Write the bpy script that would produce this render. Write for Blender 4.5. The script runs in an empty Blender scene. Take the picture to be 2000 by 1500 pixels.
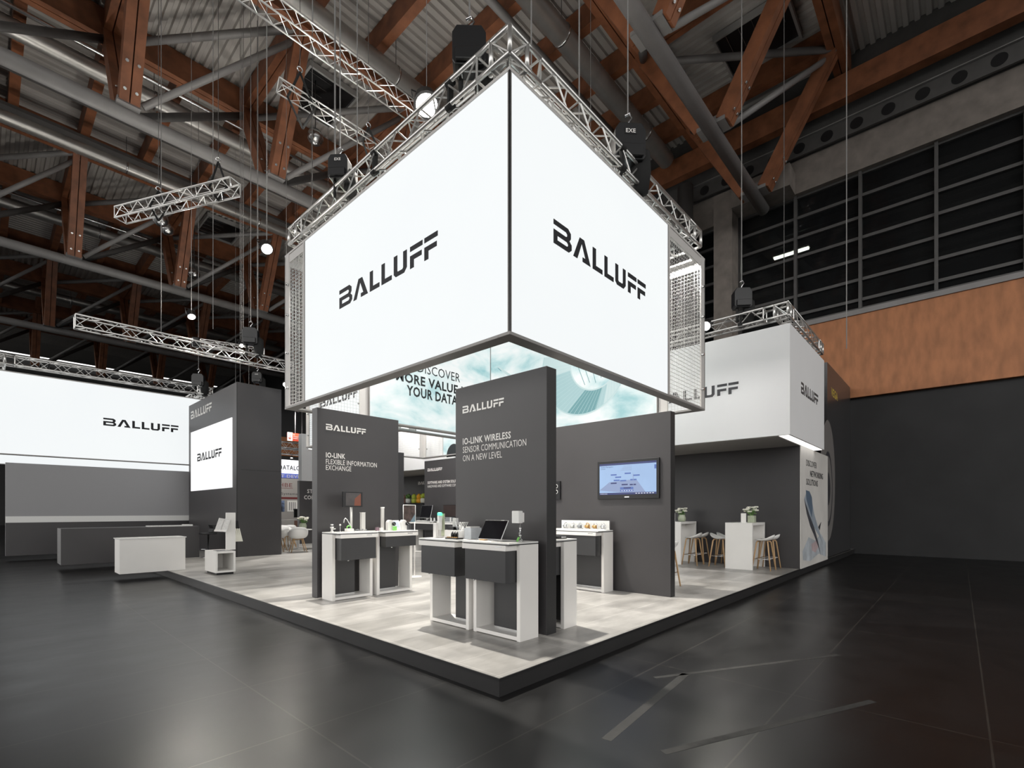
import bpy, math, random
from mathutils import Vector, Matrix
random.seed(7)
PI = math.pi
SC = bpy.context.scene
COL = SC.collection
V = Vector

# ------------------------------------------------------------------ camera
cam_d = bpy.data.cameras.new('camera')
cam = bpy.data.objects.new('camera', cam_d)
COL.objects.link(cam)
YAW = 0.7433                                   # view direction measured from +X
cam.location = (-2.9694, -2.8828, 1.43)
cam.rotation_euler = (PI / 2, 0, YAW - PI / 2)
cam_d.sensor_width = 36.0
cam_d.lens = 950.0 / 2000.0 * 36.0             # shift lens, horizontal camera
cam_d.shift_x = -0.0005
cam_d.shift_y = (997.44 - 750.0) / 2000.0
cam_d.clip_start = 0.05
cam_d.clip_end = 400
SC.camera = cam

# ------------------------------------------------------------------ world, view
SC.view_settings.view_transform = 'Standard'
SC.view_settings.look = 'None'
SC.view_settings.exposure = 0.0
SC.view_settings.gamma = 1.0
SC.view_settings.use_curve_mapping = False
world = bpy.data.worlds.new('hall_air')
SC.world = world
world.use_nodes = True
bg = world.node_tree.nodes['Background']
bg.inputs[0].default_value = (1.0, 0.985, 0.96, 1)
# the open hall beyond what is built: brighter towards -X, where the other stands glow
wn, wl = world.node_tree.nodes, world.node_tree.links
w_tc = wn.new('ShaderNodeTexCoord'); w_sx = wn.new('ShaderNodeSeparateXYZ')
wl.new(w_tc.outputs['Generated'], w_sx.inputs[0])
def w_ramp(sock, f0, f1, t0, t1):
    n = wn.new('ShaderNodeMapRange'); n.interpolation_type = 'SMOOTHSTEP'
    for k, v in (('From Min', f0), ('From Max', f1), ('To Min', t0), ('To Max', t1)): n.inputs[k].default_value = v
    wl.new(sock, n.inputs['Value']); return n.outputs['Result']
def w_math(op, a, b_):
    n = wn.new('ShaderNodeMath'); n.operation = op
    for i, q in enumerate((a, b_)):
        if isinstance(q, (int, float)): n.inputs[i].default_value = q
        else: wl.new(q, n.inputs[i])
    return n.outputs[0]
# the band of lit stands along the open aisles: from eye level up to about 25 degrees
w_band = w_math('MULTIPLY', w_ramp(w_sx.outputs['Z'], -0.04, 0.03, 0, 1), w_ramp(w_sx.outputs['Z'], 0.30, 0.50, 1, 0))
w_side = w_ramp(w_sx.outputs['X'], 0.6, -0.9, 0.75, 1.25)
wl.new(w_math('ADD', w_math('MULTIPLY', w_math('MULTIPLY', w_band, w_side), 1.9), 0.14), bg.inputs[1])

# render economy: modest bounce depth, denoised
CY = SC.cycles
CY.use_adaptive_sampling = True
CY.adaptive_threshold = 0.04
CY.use_denoising = True
CY.max_bounces = 6; CY.diffuse_bounces = 3; CY.glossy_bounces = 3; CY.transmission_bounces = 4; CY.transparent_max_bounces = 8
CY.caustics_reflective = False; CY.caustics_refractive = False
CY.sample_clamp_indirect = 6.0

def lamp(name, kind, loc, power, color=(1, 1, 1), size=0.3, target=None, angle=None, blend=0.6, parent=None):
    d = bpy.data.lights.new(name, kind)
    d.energy = power
    d.color = color
    if kind == 'SPOT':
        d.spot_size = angle or 1.8
        d.spot_blend = blend
        d.shadow_soft_size = size
    elif kind == 'AREA':
        d.shape = 'DISK'
        d.size = size
    else:
        d.shadow_soft_size = size
    o = bpy.data.objects.new(name, d)
    COL.objects.link(o)
    o.location = loc
    if target is not None:
        o.rotation_euler = (V(target) - V(loc)).to_track_quat('-Z', 'Y').to_euler()
    if parent is not None:
        o.parent = parent
        o.matrix_parent_inverse = parent.matrix_world.inverted()
    return o

# ------------------------------------------------------------------ materials
MATS = {}
def srgb(r, g, b):
    f = lambda c: (c / 255 / 12.92) if c / 255 <= 0.04045 else ((c / 255 + 0.055) / 1.055) ** 2.4
    return (f(r), f(g), f(b))

def mat(name, col, rough=0.5, metal=0.0, emit=0.0, vary=0.0, scale=3.0, bump=0.0, spec=0.5, stretch=(1, 1, 1), alpha=1.0, trans=0.0, base=None):
    m = bpy.data.materials.new(name)
    m.use_nodes = True
    nt = m.node_tree
    b = nt.nodes['Principled BSDF']
    b.inputs['Base Color'].default_value = (*col, 1)
    b.inputs['Roughness'].default_value = rough
    b.inputs['Metallic'].default_value = metal
    b.inputs['Specular IOR Level'].default_value = spec
    if trans: b.inputs['Transmission Weight'].default_value = trans
    if alpha < 1: b.inputs['Alpha'].default_value = alpha
    if emit > 0:
        b.inputs['Emission Color'].default_value = (*col, 1)
        b.inputs['Emission Strength'].default_value = emit
    if base is not None: b.inputs['Base Color'].default_value = (*base, 1)
    if vary > 0 or bump > 0:
        tc = nt.nodes.new('ShaderNodeTexCoord')
        mp = nt.nodes.new('ShaderNodeMapping')
        mp.inputs['Scale'].default_value = stretch
        nz = nt.nodes.new('ShaderNodeTexNoise')
        nz.inputs['Scale'].default_value = scale
        nz.inputs['Detail'].default_value = 5
        nt.links.new(tc.outputs['Object'], mp.inputs['Vector'])
        nt.links.new(mp.outputs['Vector'], nz.inputs['Vector'])
        if vary > 0:
            rp = nt.nodes.new('ShaderNodeValToRGB')
            rp.color_ramp.elements[0].position = 0.3
            rp.color_ramp.elements[1].position = 0.7
            rp.color_ramp.elements[0].color = (*[c * (1 - vary) for c in col], 1)
            rp.color_ramp.elements[1].color = (*[min(1, c * (1 + vary)) for c in col], 1)
            nt.links.new(nz.outputs['Fac'], rp.inputs['Fac'])
            if base is None: nt.links.new(rp.outputs['Color'], b.inputs['Base Color'])
            if emit > 0: nt.links.new(rp.outputs['Color'], b.inputs['Emission Color'])
        if bump > 0:
            bp = nt.nodes.new('ShaderNodeBump')
            bp.inputs['Strength'].default_value = bump
            bp.inputs['Distance'].default_value = 0.02
            nt.links.new(nz.outputs['Fac'], bp.inputs['Height'])
            nt.links.new(bp.outputs['Normal'], b.inputs['Normal'])
    MATS[name] = m
    return m

M_white = mat('white_laminate', (0.86, 0.84, 0.81), 0.35, vary=0.02, scale=2)
M_whitegloss = mat('white_plastic', (0.80, 0.80, 0.78), 0.25)
M_wall = mat('anthracite_laminate', (0.050, 0.047, 0.049), 0.42, vary=0.06, scale=1.2)
M_drawer = mat('dark_drawer_laminate', (0.040, 0.040, 0.042), 0.30, vary=0.05, scale=2)
M_black = mat('black_plastic', (0.010, 0.010, 0.011), 0.35)
M_blackcloth = mat('black_webbing', (0.010, 0.010, 0.010), 0.85)
M_screen = mat('dark_glass_screen', (0.008, 0.008, 0.010), 0.08)
M_alu = mat('brushed_aluminium', (0.72, 0.71, 0.69), 0.32, metal=0.85, vary=0.06, scale=6)
M_rope = mat('pale_grey_wire', (0.22, 0.215, 0.21), 0.7)
M_silver = mat('silver_metal', (0.70, 0.70, 0.70), 0.25, metal=1.0)
M_chrome = mat('chrome', (0.80, 0.80, 0.82), 0.12, metal=1.0)
M_bandgrey = mat('grey_profile', (0.30, 0.29, 0.28), 0.45, metal=0.2)
M_paleframe = mat('pale_powder_coat', (0.62, 0.60, 0.58), 0.5)
M_meshwire = mat('galvanised_wire', (0.62, 0.62, 0.60), 0.45, metal=0.2)
M_lit = mat('backlit_white_fabric', (0.95, 0.985, 1.0), 0.85, emit=0.90, vary=0.012, scale=0.5, base=(0.12, 0.12, 0.12))
M_lit2 = mat('backlit_screen_white', (1.0, 1.0, 1.0), 0.6, emit=1.0, base=(0.1, 0.1, 0.1))
M_fabric = mat('white_stretch_fabric', (0.83, 0.83, 0.835), 0.85, vary=0.015, scale=0.8)
M_ink = mat('black_vinyl', (0.010, 0.011, 0.016), 0.6)
M_ink2 = mat('charcoal_vinyl', (0.050, 0.050, 0.055), 0.6)
M_whitevinyl = mat('white_vinyl', (0.82, 0.80, 0.77), 0.5)
M_steel = mat('grey_painted_steel', (0.23, 0.222, 0.218), 0.45, vary=0.10, scale=1.5)
M_darksteel = mat('dark_painted_steel', (0.075, 0.072, 0.07), 0.5, vary=0.1)
M_duct = mat('galvanised_duct', (0.42, 0.41, 0.39), 0.38, metal=0.7, vary=0.1, scale=2)
M_timber = mat('stained_glulam', (0.235, 0.088, 0.040), 0.55, vary=0.28, scale=2.2, stretch=(1, 1, 1))
M_plate = mat('zinc_plate', (0.45, 0.45, 0.44), 0.5, metal=0.4)
M_deck = mat('trapezoidal_deck', (0.42, 0.40, 0.375), 0.55, vary=0.08, scale=0.6)
M_concrete = mat('fair_faced_concrete', (0.20, 0.175, 0.155), 0.85, vary=0.18, scale=2.5, bump=0.1)
M_dark = mat('dark_hall_wall', (0.020, 0.020, 0.021), 0.7, vary=0.2, scale=1)
M_ply = mat('knotty_plywood', (0.42, 0.17, 0.07), 0.6, vary=0.2, scale=1.5, stretch=(1, 3, 1))
M_beech = mat('oak_legs', (0.56, 0.36, 0.19), 0.5, vary=0.15, scale=6, stretch=(1, 1, 0.3))
M_shell = mat('white_shell_seat', (0.78, 0.77, 0.75), 0.45)
M_paper = mat('printed_paper', (0.70, 0.69, 0.67), 0.7, vary=0.12, scale=30)
M_leaf = mat('green_leaf', (0.12, 0.24, 0.06), 0.6, vary=0.3, scale=20)
M_petal = mat('cream_petal', (0.82, 0.80, 0.70), 0.7)
M_green = mat('green_plastic', (0.20, 0.55, 0.12), 0.4)
M_bloom = mat('lamp_lens_glow', (1.0, 0.96, 0.88), 0.5, emit=22)
M_lens = mat('lamp_lens_soft_glow', (1.0, 0.97, 0.92), 0.5, emit=3)
M_fascia = mat('black_edge_fascia', (0.016, 0.0155, 0.016), 0.45, vary=0.15, scale=2)
M_red = mat('red_sign', (0.75, 0.07, 0.03), 0.5)
M_blue = mat('blue_sign', (0.10, 0.14, 0.50), 0.5)
M_orange = mat('orange_glaze', (0.90, 0.42, 0.03), 0.3)
M_yellowgreen = mat('lime_glaze', (0.52, 0.62, 0.08), 0.35)
M_pink = mat('dusty_pink_glaze', (0.50, 0.28, 0.24), 0.4)
M_grey = mat('mid_grey_plastic', (0.20, 0.21, 0.22), 0.5)
M_brass = mat('brass_fitting', (0.50, 0.30, 0.12), 0.35, metal=0.8)
M_yellow = mat('yellow_print', (0.62, 0.46, 0.08), 0.6)
M_maroon = mat('maroon_print', (0.16, 0.03, 0.03), 0.6)
M_glass = mat('clear_acrylic', (0.95, 0.97, 0.97), 0.05, alpha=0.22)
M_vase = mat('pale_green_glass', (0.42, 0.46, 0.34), 0.12, vary=0.1, scale=20)

def tile_mat(name, c1, c2, cm, size, off, rough, vscale, stretch, gap=0.004, bricky=False, lo=0.70, hi=1.12):
    """square tiles (or slabs) with thin joints and cloudy variation inside each tile"""
    m = bpy.data.materials.new(name); m.use_nodes = True
    nt = m.node_tree; N = nt.nodes; L = nt.links
    b = N['Principled BSDF']; b.inputs['Specular IOR Level'].default_value = 0.35 if lo > 0.65 else 0.5
    tc = N.new('ShaderNodeTexCoord'); mp = N.new('ShaderNodeMapping')
    mp.inputs['Location'].default_value = (off[0], off[1], 0)
    L.new(tc.outputs['Object'], mp.inputs['Vector'])
    br = N.new('ShaderNodeTexBrick')
    br.offset = 0.0 if not bricky else 0.5
    br.inputs['Scale'].default_value = 1.0
    br.inputs['Mortar Size'].default_value = gap
    br.inputs['Mortar Smooth'].default_value = 0.2
    br.inputs['Brick Width'].default_value = size[0]
    br.inputs['Row Height'].default_value = size[1]
    br.inputs['Color1'].default_value = (*c1, 1)
    br.inputs['Color2'].default_value = (*c2, 1)
    br.inputs['Mortar'].default_value = (*cm, 1)
    L.new(mp.outputs['Vector'], br.inputs['Vector'])
    mp2 = N.new('ShaderNodeMapping'); mp2.inputs['Scale'].default_value = stretch
    L.new(tc.outputs['Object'], mp2.inputs['Vector'])
    nz = N.new('ShaderNodeTexNoise'); nz.inputs['Scale'].default_value = vscale; nz.inputs['Detail'].default_value = 7
    nz.inputs['Roughness'].default_value = 0.6
    L.new(mp2.outputs['Vector'], nz.inputs['Vector'])
    rp = N.new('ShaderNodeValToRGB')
    rp.color_ramp.elements[0].position = 0.30; rp.color_ramp.elements[0].color = (lo, lo * .99, lo * .98, 1)
    rp.color_ramp.elements[1].position = 0.68; rp.color_ramp.elements[1].color = (hi, hi * .99, hi * .975, 1)
    L.new(nz.outputs['Fac'], rp.inputs['Fac'])
    mx = N.new('ShaderNodeMix'); mx.data_type = 'RGBA'; mx.blend_type = 'MULTIPLY'
    mx.inputs[0].default_value = 1.0
    L.new(br.outputs['Color'], mx.inputs[6]); L.new(rp.outputs['Color'], mx.inputs[7])
    L.new(mx.outputs[2], b.inputs['Base Color'])
    if lo > 0.65:                                # scuffs and fine scratches of the hall floor
        mp3 = N.new('ShaderNodeMapping'); mp3.inputs['Scale'].default_value = (9, 0.8, 1); mp3.inputs['Rotation'].default_value = (0, 0, 0.6)
        n3 = N.new('ShaderNodeTexNoise'); n3.inputs['Scale'].default_value = 2.2; n3.inputs['Detail'].default_value = 9; n3.inputs['Roughness'].default_value = 0.75; n3.inputs['Distortion'].default_value = 1.2
        L.new(tc.outputs['Object'], mp3.inputs['Vector']); L.new(mp3.outputs['Vector'], n3.inputs['Vector'])
        r3 = N.new('ShaderNodeValToRGB')
        r3.color_ramp.elements[0].position = 0.60; r3.color_ramp.elements[0].color = (0, 0, 0, 1)
        r3.color_ramp.elements[1].position = 0.80; r3.color_ramp.elements[1].color = (0.010, 0.0098, 0.009, 1)
        L.new(n3.outputs['Fac'], r3.inputs['Fac'])
        ad = N.new('ShaderNodeMix'); ad.data_type = 'RGBA'; ad.blend_type = 'ADD'; ad.inputs[0].default_value = 1.0
        L.new(mx.outputs[2], ad.inputs[6]); L.new(r3.outputs['Color'], ad.inputs[7]); L.new(ad.outputs[2], b.inputs['Base Color'])
    rr = N.new('ShaderNodeMapRange')
    rr.inputs['To Min'].default_value = rough[0]; rr.inputs['To Max'].default_value = rough[1]
    L.new(nz.outputs['Fac'], rr.inputs['Value'])
    L.new(rr.outputs['Result'], b.inputs['Roughness'])
    return m
M_tile = tile_mat('grey_stone_tile', (0.50, 0.49, 0.475), (0.38, 0.37, 0.355), (0.62, 0.61, 0.59), (1.08, 0.54), (-0.05, -0.06), (0.26, 0.42), 1.1, (1.0, 2.4, 1), 0.005, False, 0.60, 1.10)
M_hall = tile_mat('dark_hall_floor', (0.010, 0.010, 0.0105), (0.0075, 0.0075, 0.0085), (0.036, 0.034, 0.031), (3.1, 1.22), (1.35, 0.60), (0.24, 0.40), 1.4, (1, 1.6, 1), 0.007, False, 0.7, 1.5)

def sky_mat(name, seed):
    m = bpy.data.materials.new(name); m.use_nodes = True
    nt = m.node_tree; N = nt.nodes; L = nt.links
    b = N['Principled BSDF']
    tc = N.new('ShaderNodeTexCoord'); mp = N.new('ShaderNodeMapping')
    mp.inputs['Location'].default_value = (seed, seed * 0.7, seed * 1.3)
    mp.inputs['Scale'].default_value = (1, 1, 1.9)
    nz = N.new('ShaderNodeTexNoise'); nz.inputs['Scale'].default_value = 0.85; nz.inputs['Detail'].default_value = 8
    nz.inputs['Roughness'].default_value = 0.55; nz.inputs['Distortion'].default_value = 0.3
    rp = N.new('ShaderNodeValToRGB')
    e = rp.color_ramp.elements
    e[0].position = 0.34; e[0].color = (0.28, 0.58, 0.61, 1)
    e[1].position = 0.60; e[1].color = (0.92, 0.96, 0.95, 1)
    k = e.new(0.46); k.color = (0.66, 0.83, 0.83, 1)
    L.new(tc.outputs['Object'], mp.inputs['Vector']); L.new(mp.outputs['Vector'], nz.inputs['Vector'])
    L.new(nz.outputs['Fac'], rp.inputs['Fac'])
    L.new(rp.outputs['Color'], b.inputs['Emission Color']); b.inputs['Base Color'].default_value = (0.1, 0.1, 0.1, 1)
    b.inputs['Emission Strength'].default_value = 0.9
    b.inputs['Roughness'].default_value = 0.8
    return m
M_sky = sky_mat('backlit_cloud_print', 3.1)
M_sky2 = sky_mat('backlit_cloud_print_b', 8.4)
M_teal = mat('backlit_teal_print', (0.17, 0.40, 0.43), 0.7, emit=0.8, base=(.03,.05,.05))
M_tealpale = mat('backlit_pale_teal_print', (0.58, 0.76, 0.76), 0.7, emit=0.85, base=(.1,.1,.1))
M_tealdark = mat('backlit_dark_teal_print', (0.08, 0.22, 0.25), 0.7, emit=0.8)
M_litink = mat('print_black_on_backlit', (0.012, 0.016, 0.018), 0.7)

# ------------------------------------------------------------------ mesh builder
class MB:
    def __init__(s): s.v = []; s.f = []; s.sm = []
    def quadbox(s, pts):
        n = len(s.v); s.v += [tuple(p) for p in pts]
        for q in ((0, 3, 2, 1), (4, 5, 6, 7), (0, 1, 5, 4), (1, 2, 6, 5), (2, 3, 7, 6), (3, 0, 4, 7)):
            s.f.append(tuple(n + i for i in q)); s.sm.append(False)
        return s
    def box(s, x0, y0, z0, x1, y1, z1):
        x0, x1 = min(x0, x1), max(x0, x1); y0, y1 = min(y0, y1), max(y0, y1); z0, z1 = min(z0, z1), max(z0, z1)
        return s.quadbox([(x0, y0, z0), (x1, y0, z0), (x1, y1, z0), (x0, y1, z0), (x0, y0, z1), (x1, y0, z1), (x1, y1, z1), (x0, y1, z1)])
    def beam(s, p, q, w, h, side=None):
        """box from p to q; w across along 'side', h along the third axis"""
        p, q = V(p), V(q); d = (q - p).normalized()
        sd = V(side) if side is not None else (V((0, 0, 1)).cross(d) if abs(d.z) < 0.99 else V((1, 0, 0)))
        sd = (sd - d * sd.dot(d)).normalized()
        u = d.cross(sd).normalized()
        a, b = sd * (w / 2), u * (h / 2)
        return s.quadbox([p - a - b, p + a - b, p + a + b, p - a + b, q - a - b, q + a - b, q + a + b, q - a + b])
    def tube(s, p, q, r, n=8, r2=None, cap=True):
        p, q = V(p), V(q); d = (q - p)
        if d.length < 1e-6: return s
        d.normalize()
        a = d.orthogonal().normalized(); b = d.cross(a)
        r2 = r if r2 is None else r2
        k = len(s.v)
        for i in range(n):
            t = 2 * PI * i / n; o = a * math.cos(t) + b * math.sin(t)
            s.v.append(tuple(p + o * r)); s.v.append(tuple(q + o * r2))
        for i in range(n):
            j = (i + 1) % n
            s.f.append((k + 2 * i, k + 2 * j, k + 2 * j + 1, k + 2 * i + 1)); s.sm.append(n > 5)
        if cap:
            s.f.append(tuple(k + 2 * i for i in reversed(range(n)))); s.sm.append(False)
            s.f.append(tuple(k + 2 * i + 1 for i in range(n))); s.sm.append(False)
        return s
    def path(s, pts, r, n=8):
        pts = [V(p) for p in pts]
        rings = []
        ref = None
        for i, p in enumerate(pts):
            d = (pts[min(i + 1, len(pts) - 1)] - pts[max(i - 1, 0)]).normalized()
            if ref is None: ref = d.orthogonal().normalized()
            ref = (ref - d * ref.dot(d)).normalized()
            b = d.cross(ref)
            rr = r[i] if isinstance(r, (list, tuple)) else r
            k = len(s.v)
            for j in range(n):
                t = 2 * PI * j / n
                s.v.append(tuple(p + (ref * math.cos(t) + b * math.sin(t)) * rr))
            rings.append(k)
        for i in range(len(rings) - 1):
            for j in range(n):
                a, b2 = rings[i] + j, rings[i] + (j + 1) % n
                c, d2 = rings[i + 1] + (j + 1) % n, rings[i + 1] + j
                s.f.append((a, b2, c, d2)); s.sm.append(True)
        s.f.append(tuple(rings[0] + j for j in reversed(range(n)))); s.sm.append(False)
        s.f.append(tuple(rings[-1] + j for j in range(n))); s.sm.append(False)
        return s
    def lathe(s, prof, c=(0, 0, 0), n=20, axis='z'):
        k = len(s.v)
        for (r, z) in prof:
            for i in range(n):
                t = 2 * PI * i / n
                p = (r * math.cos(t), r * math.sin(t), z)
                if axis == 'y': p = (p[0], p[2], p[1])
                if axis == 'x': p = (p[2], p[0], p[1])
                s.v.append((c[0] + p[0], c[1] + p[1], c[2] + p[2]))
        for a in range(len(prof) - 1):
            for i in range(n):
                j = (i + 1) % n
                s.f.append((k + a * n + i, k + a * n + j, k + (a + 1) * n + j, k + (a + 1) * n + i)); s.sm.append(True)
        s.f.append(tuple(k + i for i in reversed(range(n)))); s.sm.append(False)
        m = k + (len(prof) - 1) * n
        s.f.append(tuple(m + i for i in range(n))); s.sm.append(False)
        return s
    def ball(s, c, r, n=10, m=7, sc=(1, 1, 1)):
        prof = [(max(1e-4, math.sin(PI * i / m)), -math.cos(PI * i / m)) for i in range(m + 1)]
        k = len(s.v)
        for (a, z) in prof:
            for i in range(n):
                t = 2 * PI * i / n
                s.v.append((c[0] + r * sc[0] * a * math.cos(t), c[1] + r * sc[1] * a * math.sin(t), c[2] + r * sc[2] * z))
        for a in range(m):
            for i in range(n):
                j = (i + 1) % n
                s.f.append((k + a * n + i, k + a * n + j, k + (a + 1) * n + j, k + (a + 1) * n + i)); s.sm.append(True)
        return s
    def prism(s, poly, O, U, W, t):
        """polygon (list of 2-D points) in the plane O+U*a+W*b, extruded by t along U x W"""
        O, U, W = V(O), V(U), V(W); nrm = U.cross(W).normalized() * t
        k = len(s.v); n = len(poly)
        for (a, b) in poly: s.v.append(tuple(O + U * a + W * b))
        for (a, b) in poly: s.v.append(tuple(O + U * a + W * b + nrm))
        s.f.append(tuple(k + i for i in reversed(range(n)))); s.sm.append(False)
        s.f.append(tuple(k + n + i for i in range(n))); s.sm.append(False)
        for i in range(n):
            j = (i + 1) % n
            s.f.append((k + i, k + j, k + n + j, k + n + i)); s.sm.append(False)
        return s
    def build(s, name, m, parent=None, bevel=0.0, smooth=True):
        me = bpy.data.meshes.new(name)
        me.from_pydata(s.v, [], s.f)
        me.validate()
        if smooth and len(me.polygons) == len(s.sm):
            me.polygons.foreach_set('use_smooth', s.sm)
        me.materials.append(m)
        o = bpy.data.objects.new(name, me)
        COL.objects.link(o)
        if parent is not None:
            o.parent = parent
        if bevel > 0:
            bv = o.modifiers.new('bevel', 'BEVEL'); bv.width = bevel; bv.segments = 2; bv.limit_method = 'ANGLE'
        return o

def tag(o, label, cat, group=None, kind=None):
    o['label'] = label; o['category'] = cat
    if group: o['group'] = group
    if kind: o['kind'] = kind
    return o
def struct(o):
    o['kind'] = 'structure'
    return o
def thing(name, label, cat, loc=(0, 0, 0), rz=0.0, group=None):
    o = bpy.data.objects.new(name, None)
    COL.objects.link(o)
    o.location = loc; o.rotation_euler = (0, 0, rz); o.empty_display_size = 0.1
    return tag(o, label, cat, group)
def copy_tree(o, parent=None):
    c = o.copy(); COL.objects.link(c)
    if parent is not None: c.parent = parent
    for ch in list(o.children): copy_tree(ch, c)
    return c
def dup(o, loc, rz, label, group=None):
    c = copy_tree(o); c.location = loc; c.rotation_euler = (0, 0, rz); c['label'] = label
    if group: c['group'] = group
    return c

# ------------------------------------------------------------------ lettering
LOGO = [
 [(0,1),(1.0,1),(1.2,.85),(1.2,.63),(1.1,.5),(1.26,.38),(1.26,.16),(1.06,0),(0,0),(0,.2),(.92,.2),(1.0,.26),(1.0,.33),(.92,.39),(0,.39),(0,.59),(.86,.59),(.94,.65),(.94,.73),(.86,.79),(0,.79)],
 [(0,.2),(.26,.2),(.26,.39),(0,.39)],
 [(1.38,0),(1.86,1),(2.20,1),(2.71,0),(2.08,0),(2.08,.2),(2.30,.2),(2.02,.78),(1.68,0)],
 [(2.88,1),(3.15,1),(3.15,.22),(3.70,.22),(3.70,0),(2.88,0)],
 [(3.87,1),(4.14,1),(4.14,.22),(4.69,.22),(4.69,0),(3.87,0)],
 [(4.85,1),(5.12,1),(5.12,.25),(5.17,.21),(5.50,.21),(5.56,.27),(5.56,1),(5.83,1),(5.83,.2),(5.63,0),(5.0,0),(4.85,.14)],
 [(6.06,.78),(6.93,.78),(6.93,1),(6.06,1)],
 [(6.06,0),(6.33,0),(6.33,.36),(6.87,.36),(6.87,.58),(6.06,.58)],
 [(7.05,.78),(7.92,.78),(7.92,1),(7.05,1)],
 [(7.05,0),(7.32,0),(7.32,.36),(7.86,.36),(7.86,.58),(7.05,.58)],
]
def logo(O, U, width, height, m, parent, t=0.004, part='lettering'):
    """the company lettering; O lower left corner, U reading direction, z up"""
    U = V(U).normalized(); mb = MB()
    for poly in LOGO:
        mb.prism([(a / 7.92 * width, b * height) for a, b in poly], O, U, (0, 0, 1), t)
    return mb.build(part, m, parent, smooth=False)

def text(body, O, U, size, m, parent, width=None, bold=0.0, part='lettering', t=0.002, W=(0, 0, 1), align='LEFT'):
    cu = bpy.data.curves.new('type', 'FONT')
    cu.body = body; cu.size = 1.0; cu.extrude = 0.0; cu.offset = bold; cu.align_x = align; cu.space_character = 1.07 if bold > 0 else 1.03; cu.resolution_u = 2
    o = bpy.data.objects.new('type', cu); COL.objects.link(o)
    bpy.context.view_layer.update()
    dg = bpy.context.evaluated_depsgraph_get()
    me = bpy.data.meshes.new_from_object(o.evaluated_get(dg))
    bpy.data.objects.remove(o); bpy.data.curves.remove(cu)
    xs = [v.co.x for v in me.vertices]
    if not xs: return None
    k = size / 0.729                                # cap height of the built-in face
    kx = k if width is None else width / (max(xs) - min(xs))
    x0 = min(xs) if align == 'LEFT' else 0
    O, U, W = V(O), V(U).normalized(), V(W).normalized(); nrm = U.cross(W).normalized()
    for v in me.vertices:
        v.co = O + U * ((v.co.x - x0) * kx) + W * (v.co.y * k) + nrm * t
    me.name = part
    me.materials.clear(); me.materials.append(m)
    ob = bpy.data.objects.new(part, me); COL.objects.link(ob)
    if parent is not None: ob.parent = parent
    return ob

# ================================================================== SETTING
FZ = -0.1575                                   # hall floor; the stand's raised floor is z = 0
fl = struct(MB().box(-16, -12, FZ - 0.2, 60, 75, FZ).build('floor', M_hall))
M_tape = mat('tape_residue', (0.022, 0.0215, 0.020), 0.6, vary=0.35, scale=14)
for (a, b_, w) in (((1.66, -0.92), (-0.05, -1.08), 0.075), ((2.05, -2.35), (0.05, -1.45), 0.06), ((3.4, -1.9), (1.35, -0.75), 0.05)):
    mb = MB(); mb.beam((*a, FZ + 0.0006), (*b_, FZ + 0.0006), w, 0.0008); struct(mb.build('floor_mark', M_tape, fl))

# corrugated deck, ribs across the truss strips and along the bays between them
TY = [2.93 + 12.96 * k for k in range(5)]      # truss axes
CH = 2.64                                      # half distance of the timber chords
def deck_strip(mb, x0, x1, y0, y1, along_y):
    pitch, dep, z = 0.30, 0.09, 18.35
    span = (x1 - x0) if along_y else (y1 - y0)
    n = int(span / pitch)
    p = span / n
    prof = []
    for i in range(n):
        b = i * p
        prof += [(b, 0), (b + p * .42, 0), (b + p * .54, dep), (b + p * .88, dep)]
    prof.append((span, 0))
    k = len(mb.v)
    for (t, h) in prof:
        if along_y: mb.v += [(x0 + t, y0, z + h), (x0 + t, y1, z + h)]
        else: mb.v += [(x0, y0 + t, z + h), (x1, y0 + t, z + h)]
    for i in range(len(prof) - 1):
        mb.f.append((k + 2 * i, k + 2 * i + 1, k + 2 * i + 3, k + 2 * i + 2)); mb.sm.append(False)
mb = MB()
XA, XB = -16.0, 19.0
deck_strip(mb, XA, XB, -9.0, TY[0] - CH, False)
for k, y in enumerate(TY):
    deck_strip(mb, XA, XB, y - CH, y + CH, True)
    deck_strip(mb, XA, XB, y + CH, y + 12.96 - CH, False)
mb.box(XA, -9, 18.46, 19.3, 72, 18.6)
struct(mb.build('ceiling', M_deck, smooth=False))
# end walls
struct(MB().box(-16, 75, FZ, 60, 75.3, 19).build('wall_back', M_dark))
mb = MB().box(19.0, -9, FZ, 19.3, 75, 5.6).box(19.0, 8, 5.6, 19.3, 75, 8.7)
mb.box(19.0, 9.5, 8.7, 19.3, 75, 18.46)
struct(mb.build('wall_right', M_dark))
o = struct(MB().box(18.75, -9, 5.6, 19.0, 8.0, 8.62).build('trim_1', M_ply))
o = struct(MB().box(18.68, -9, 8.62, 19.05, 9.5, 8.80).build('trim_2', M_steel))
o = struct(MB().box(18.78, -9, 13.95, 19.3, 9.5, 15.25).build('trim_3', M_concrete))
mb = MB().box(18.85, -9, 15.25, 19.3, 9.5, 18.5); struct(mb.build('trim_4', M_darksteel))
# dark glazing with slim rails
win = struct(MB().box(19.10, -9, 8.75, 19.12, 9.5, 14.0).build('window_1', mat('dark_glazing', (0.012, 0.013, 0.014), 0.06, alpha=0.55)))
mb = MB()
for z in (8.9, 9.25, 10.0, 10.76, 11.54, 12.31, 13.1, 13.92): mb.box(19.0, -9, z - 0.055, 19.18, 9.5, z + 0.055)
mb.build('glazing_rail', M_darksteel, win)
for y in (8.3, 6.18, 4.05, 1.94, -0.18, -2.3, -4.4, -6.5):
    MB().box(18.90, y - 0.05, 8.75, 19.14, y + 0.05, 14.0).build('mullion', M_darksteel, win)
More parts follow.
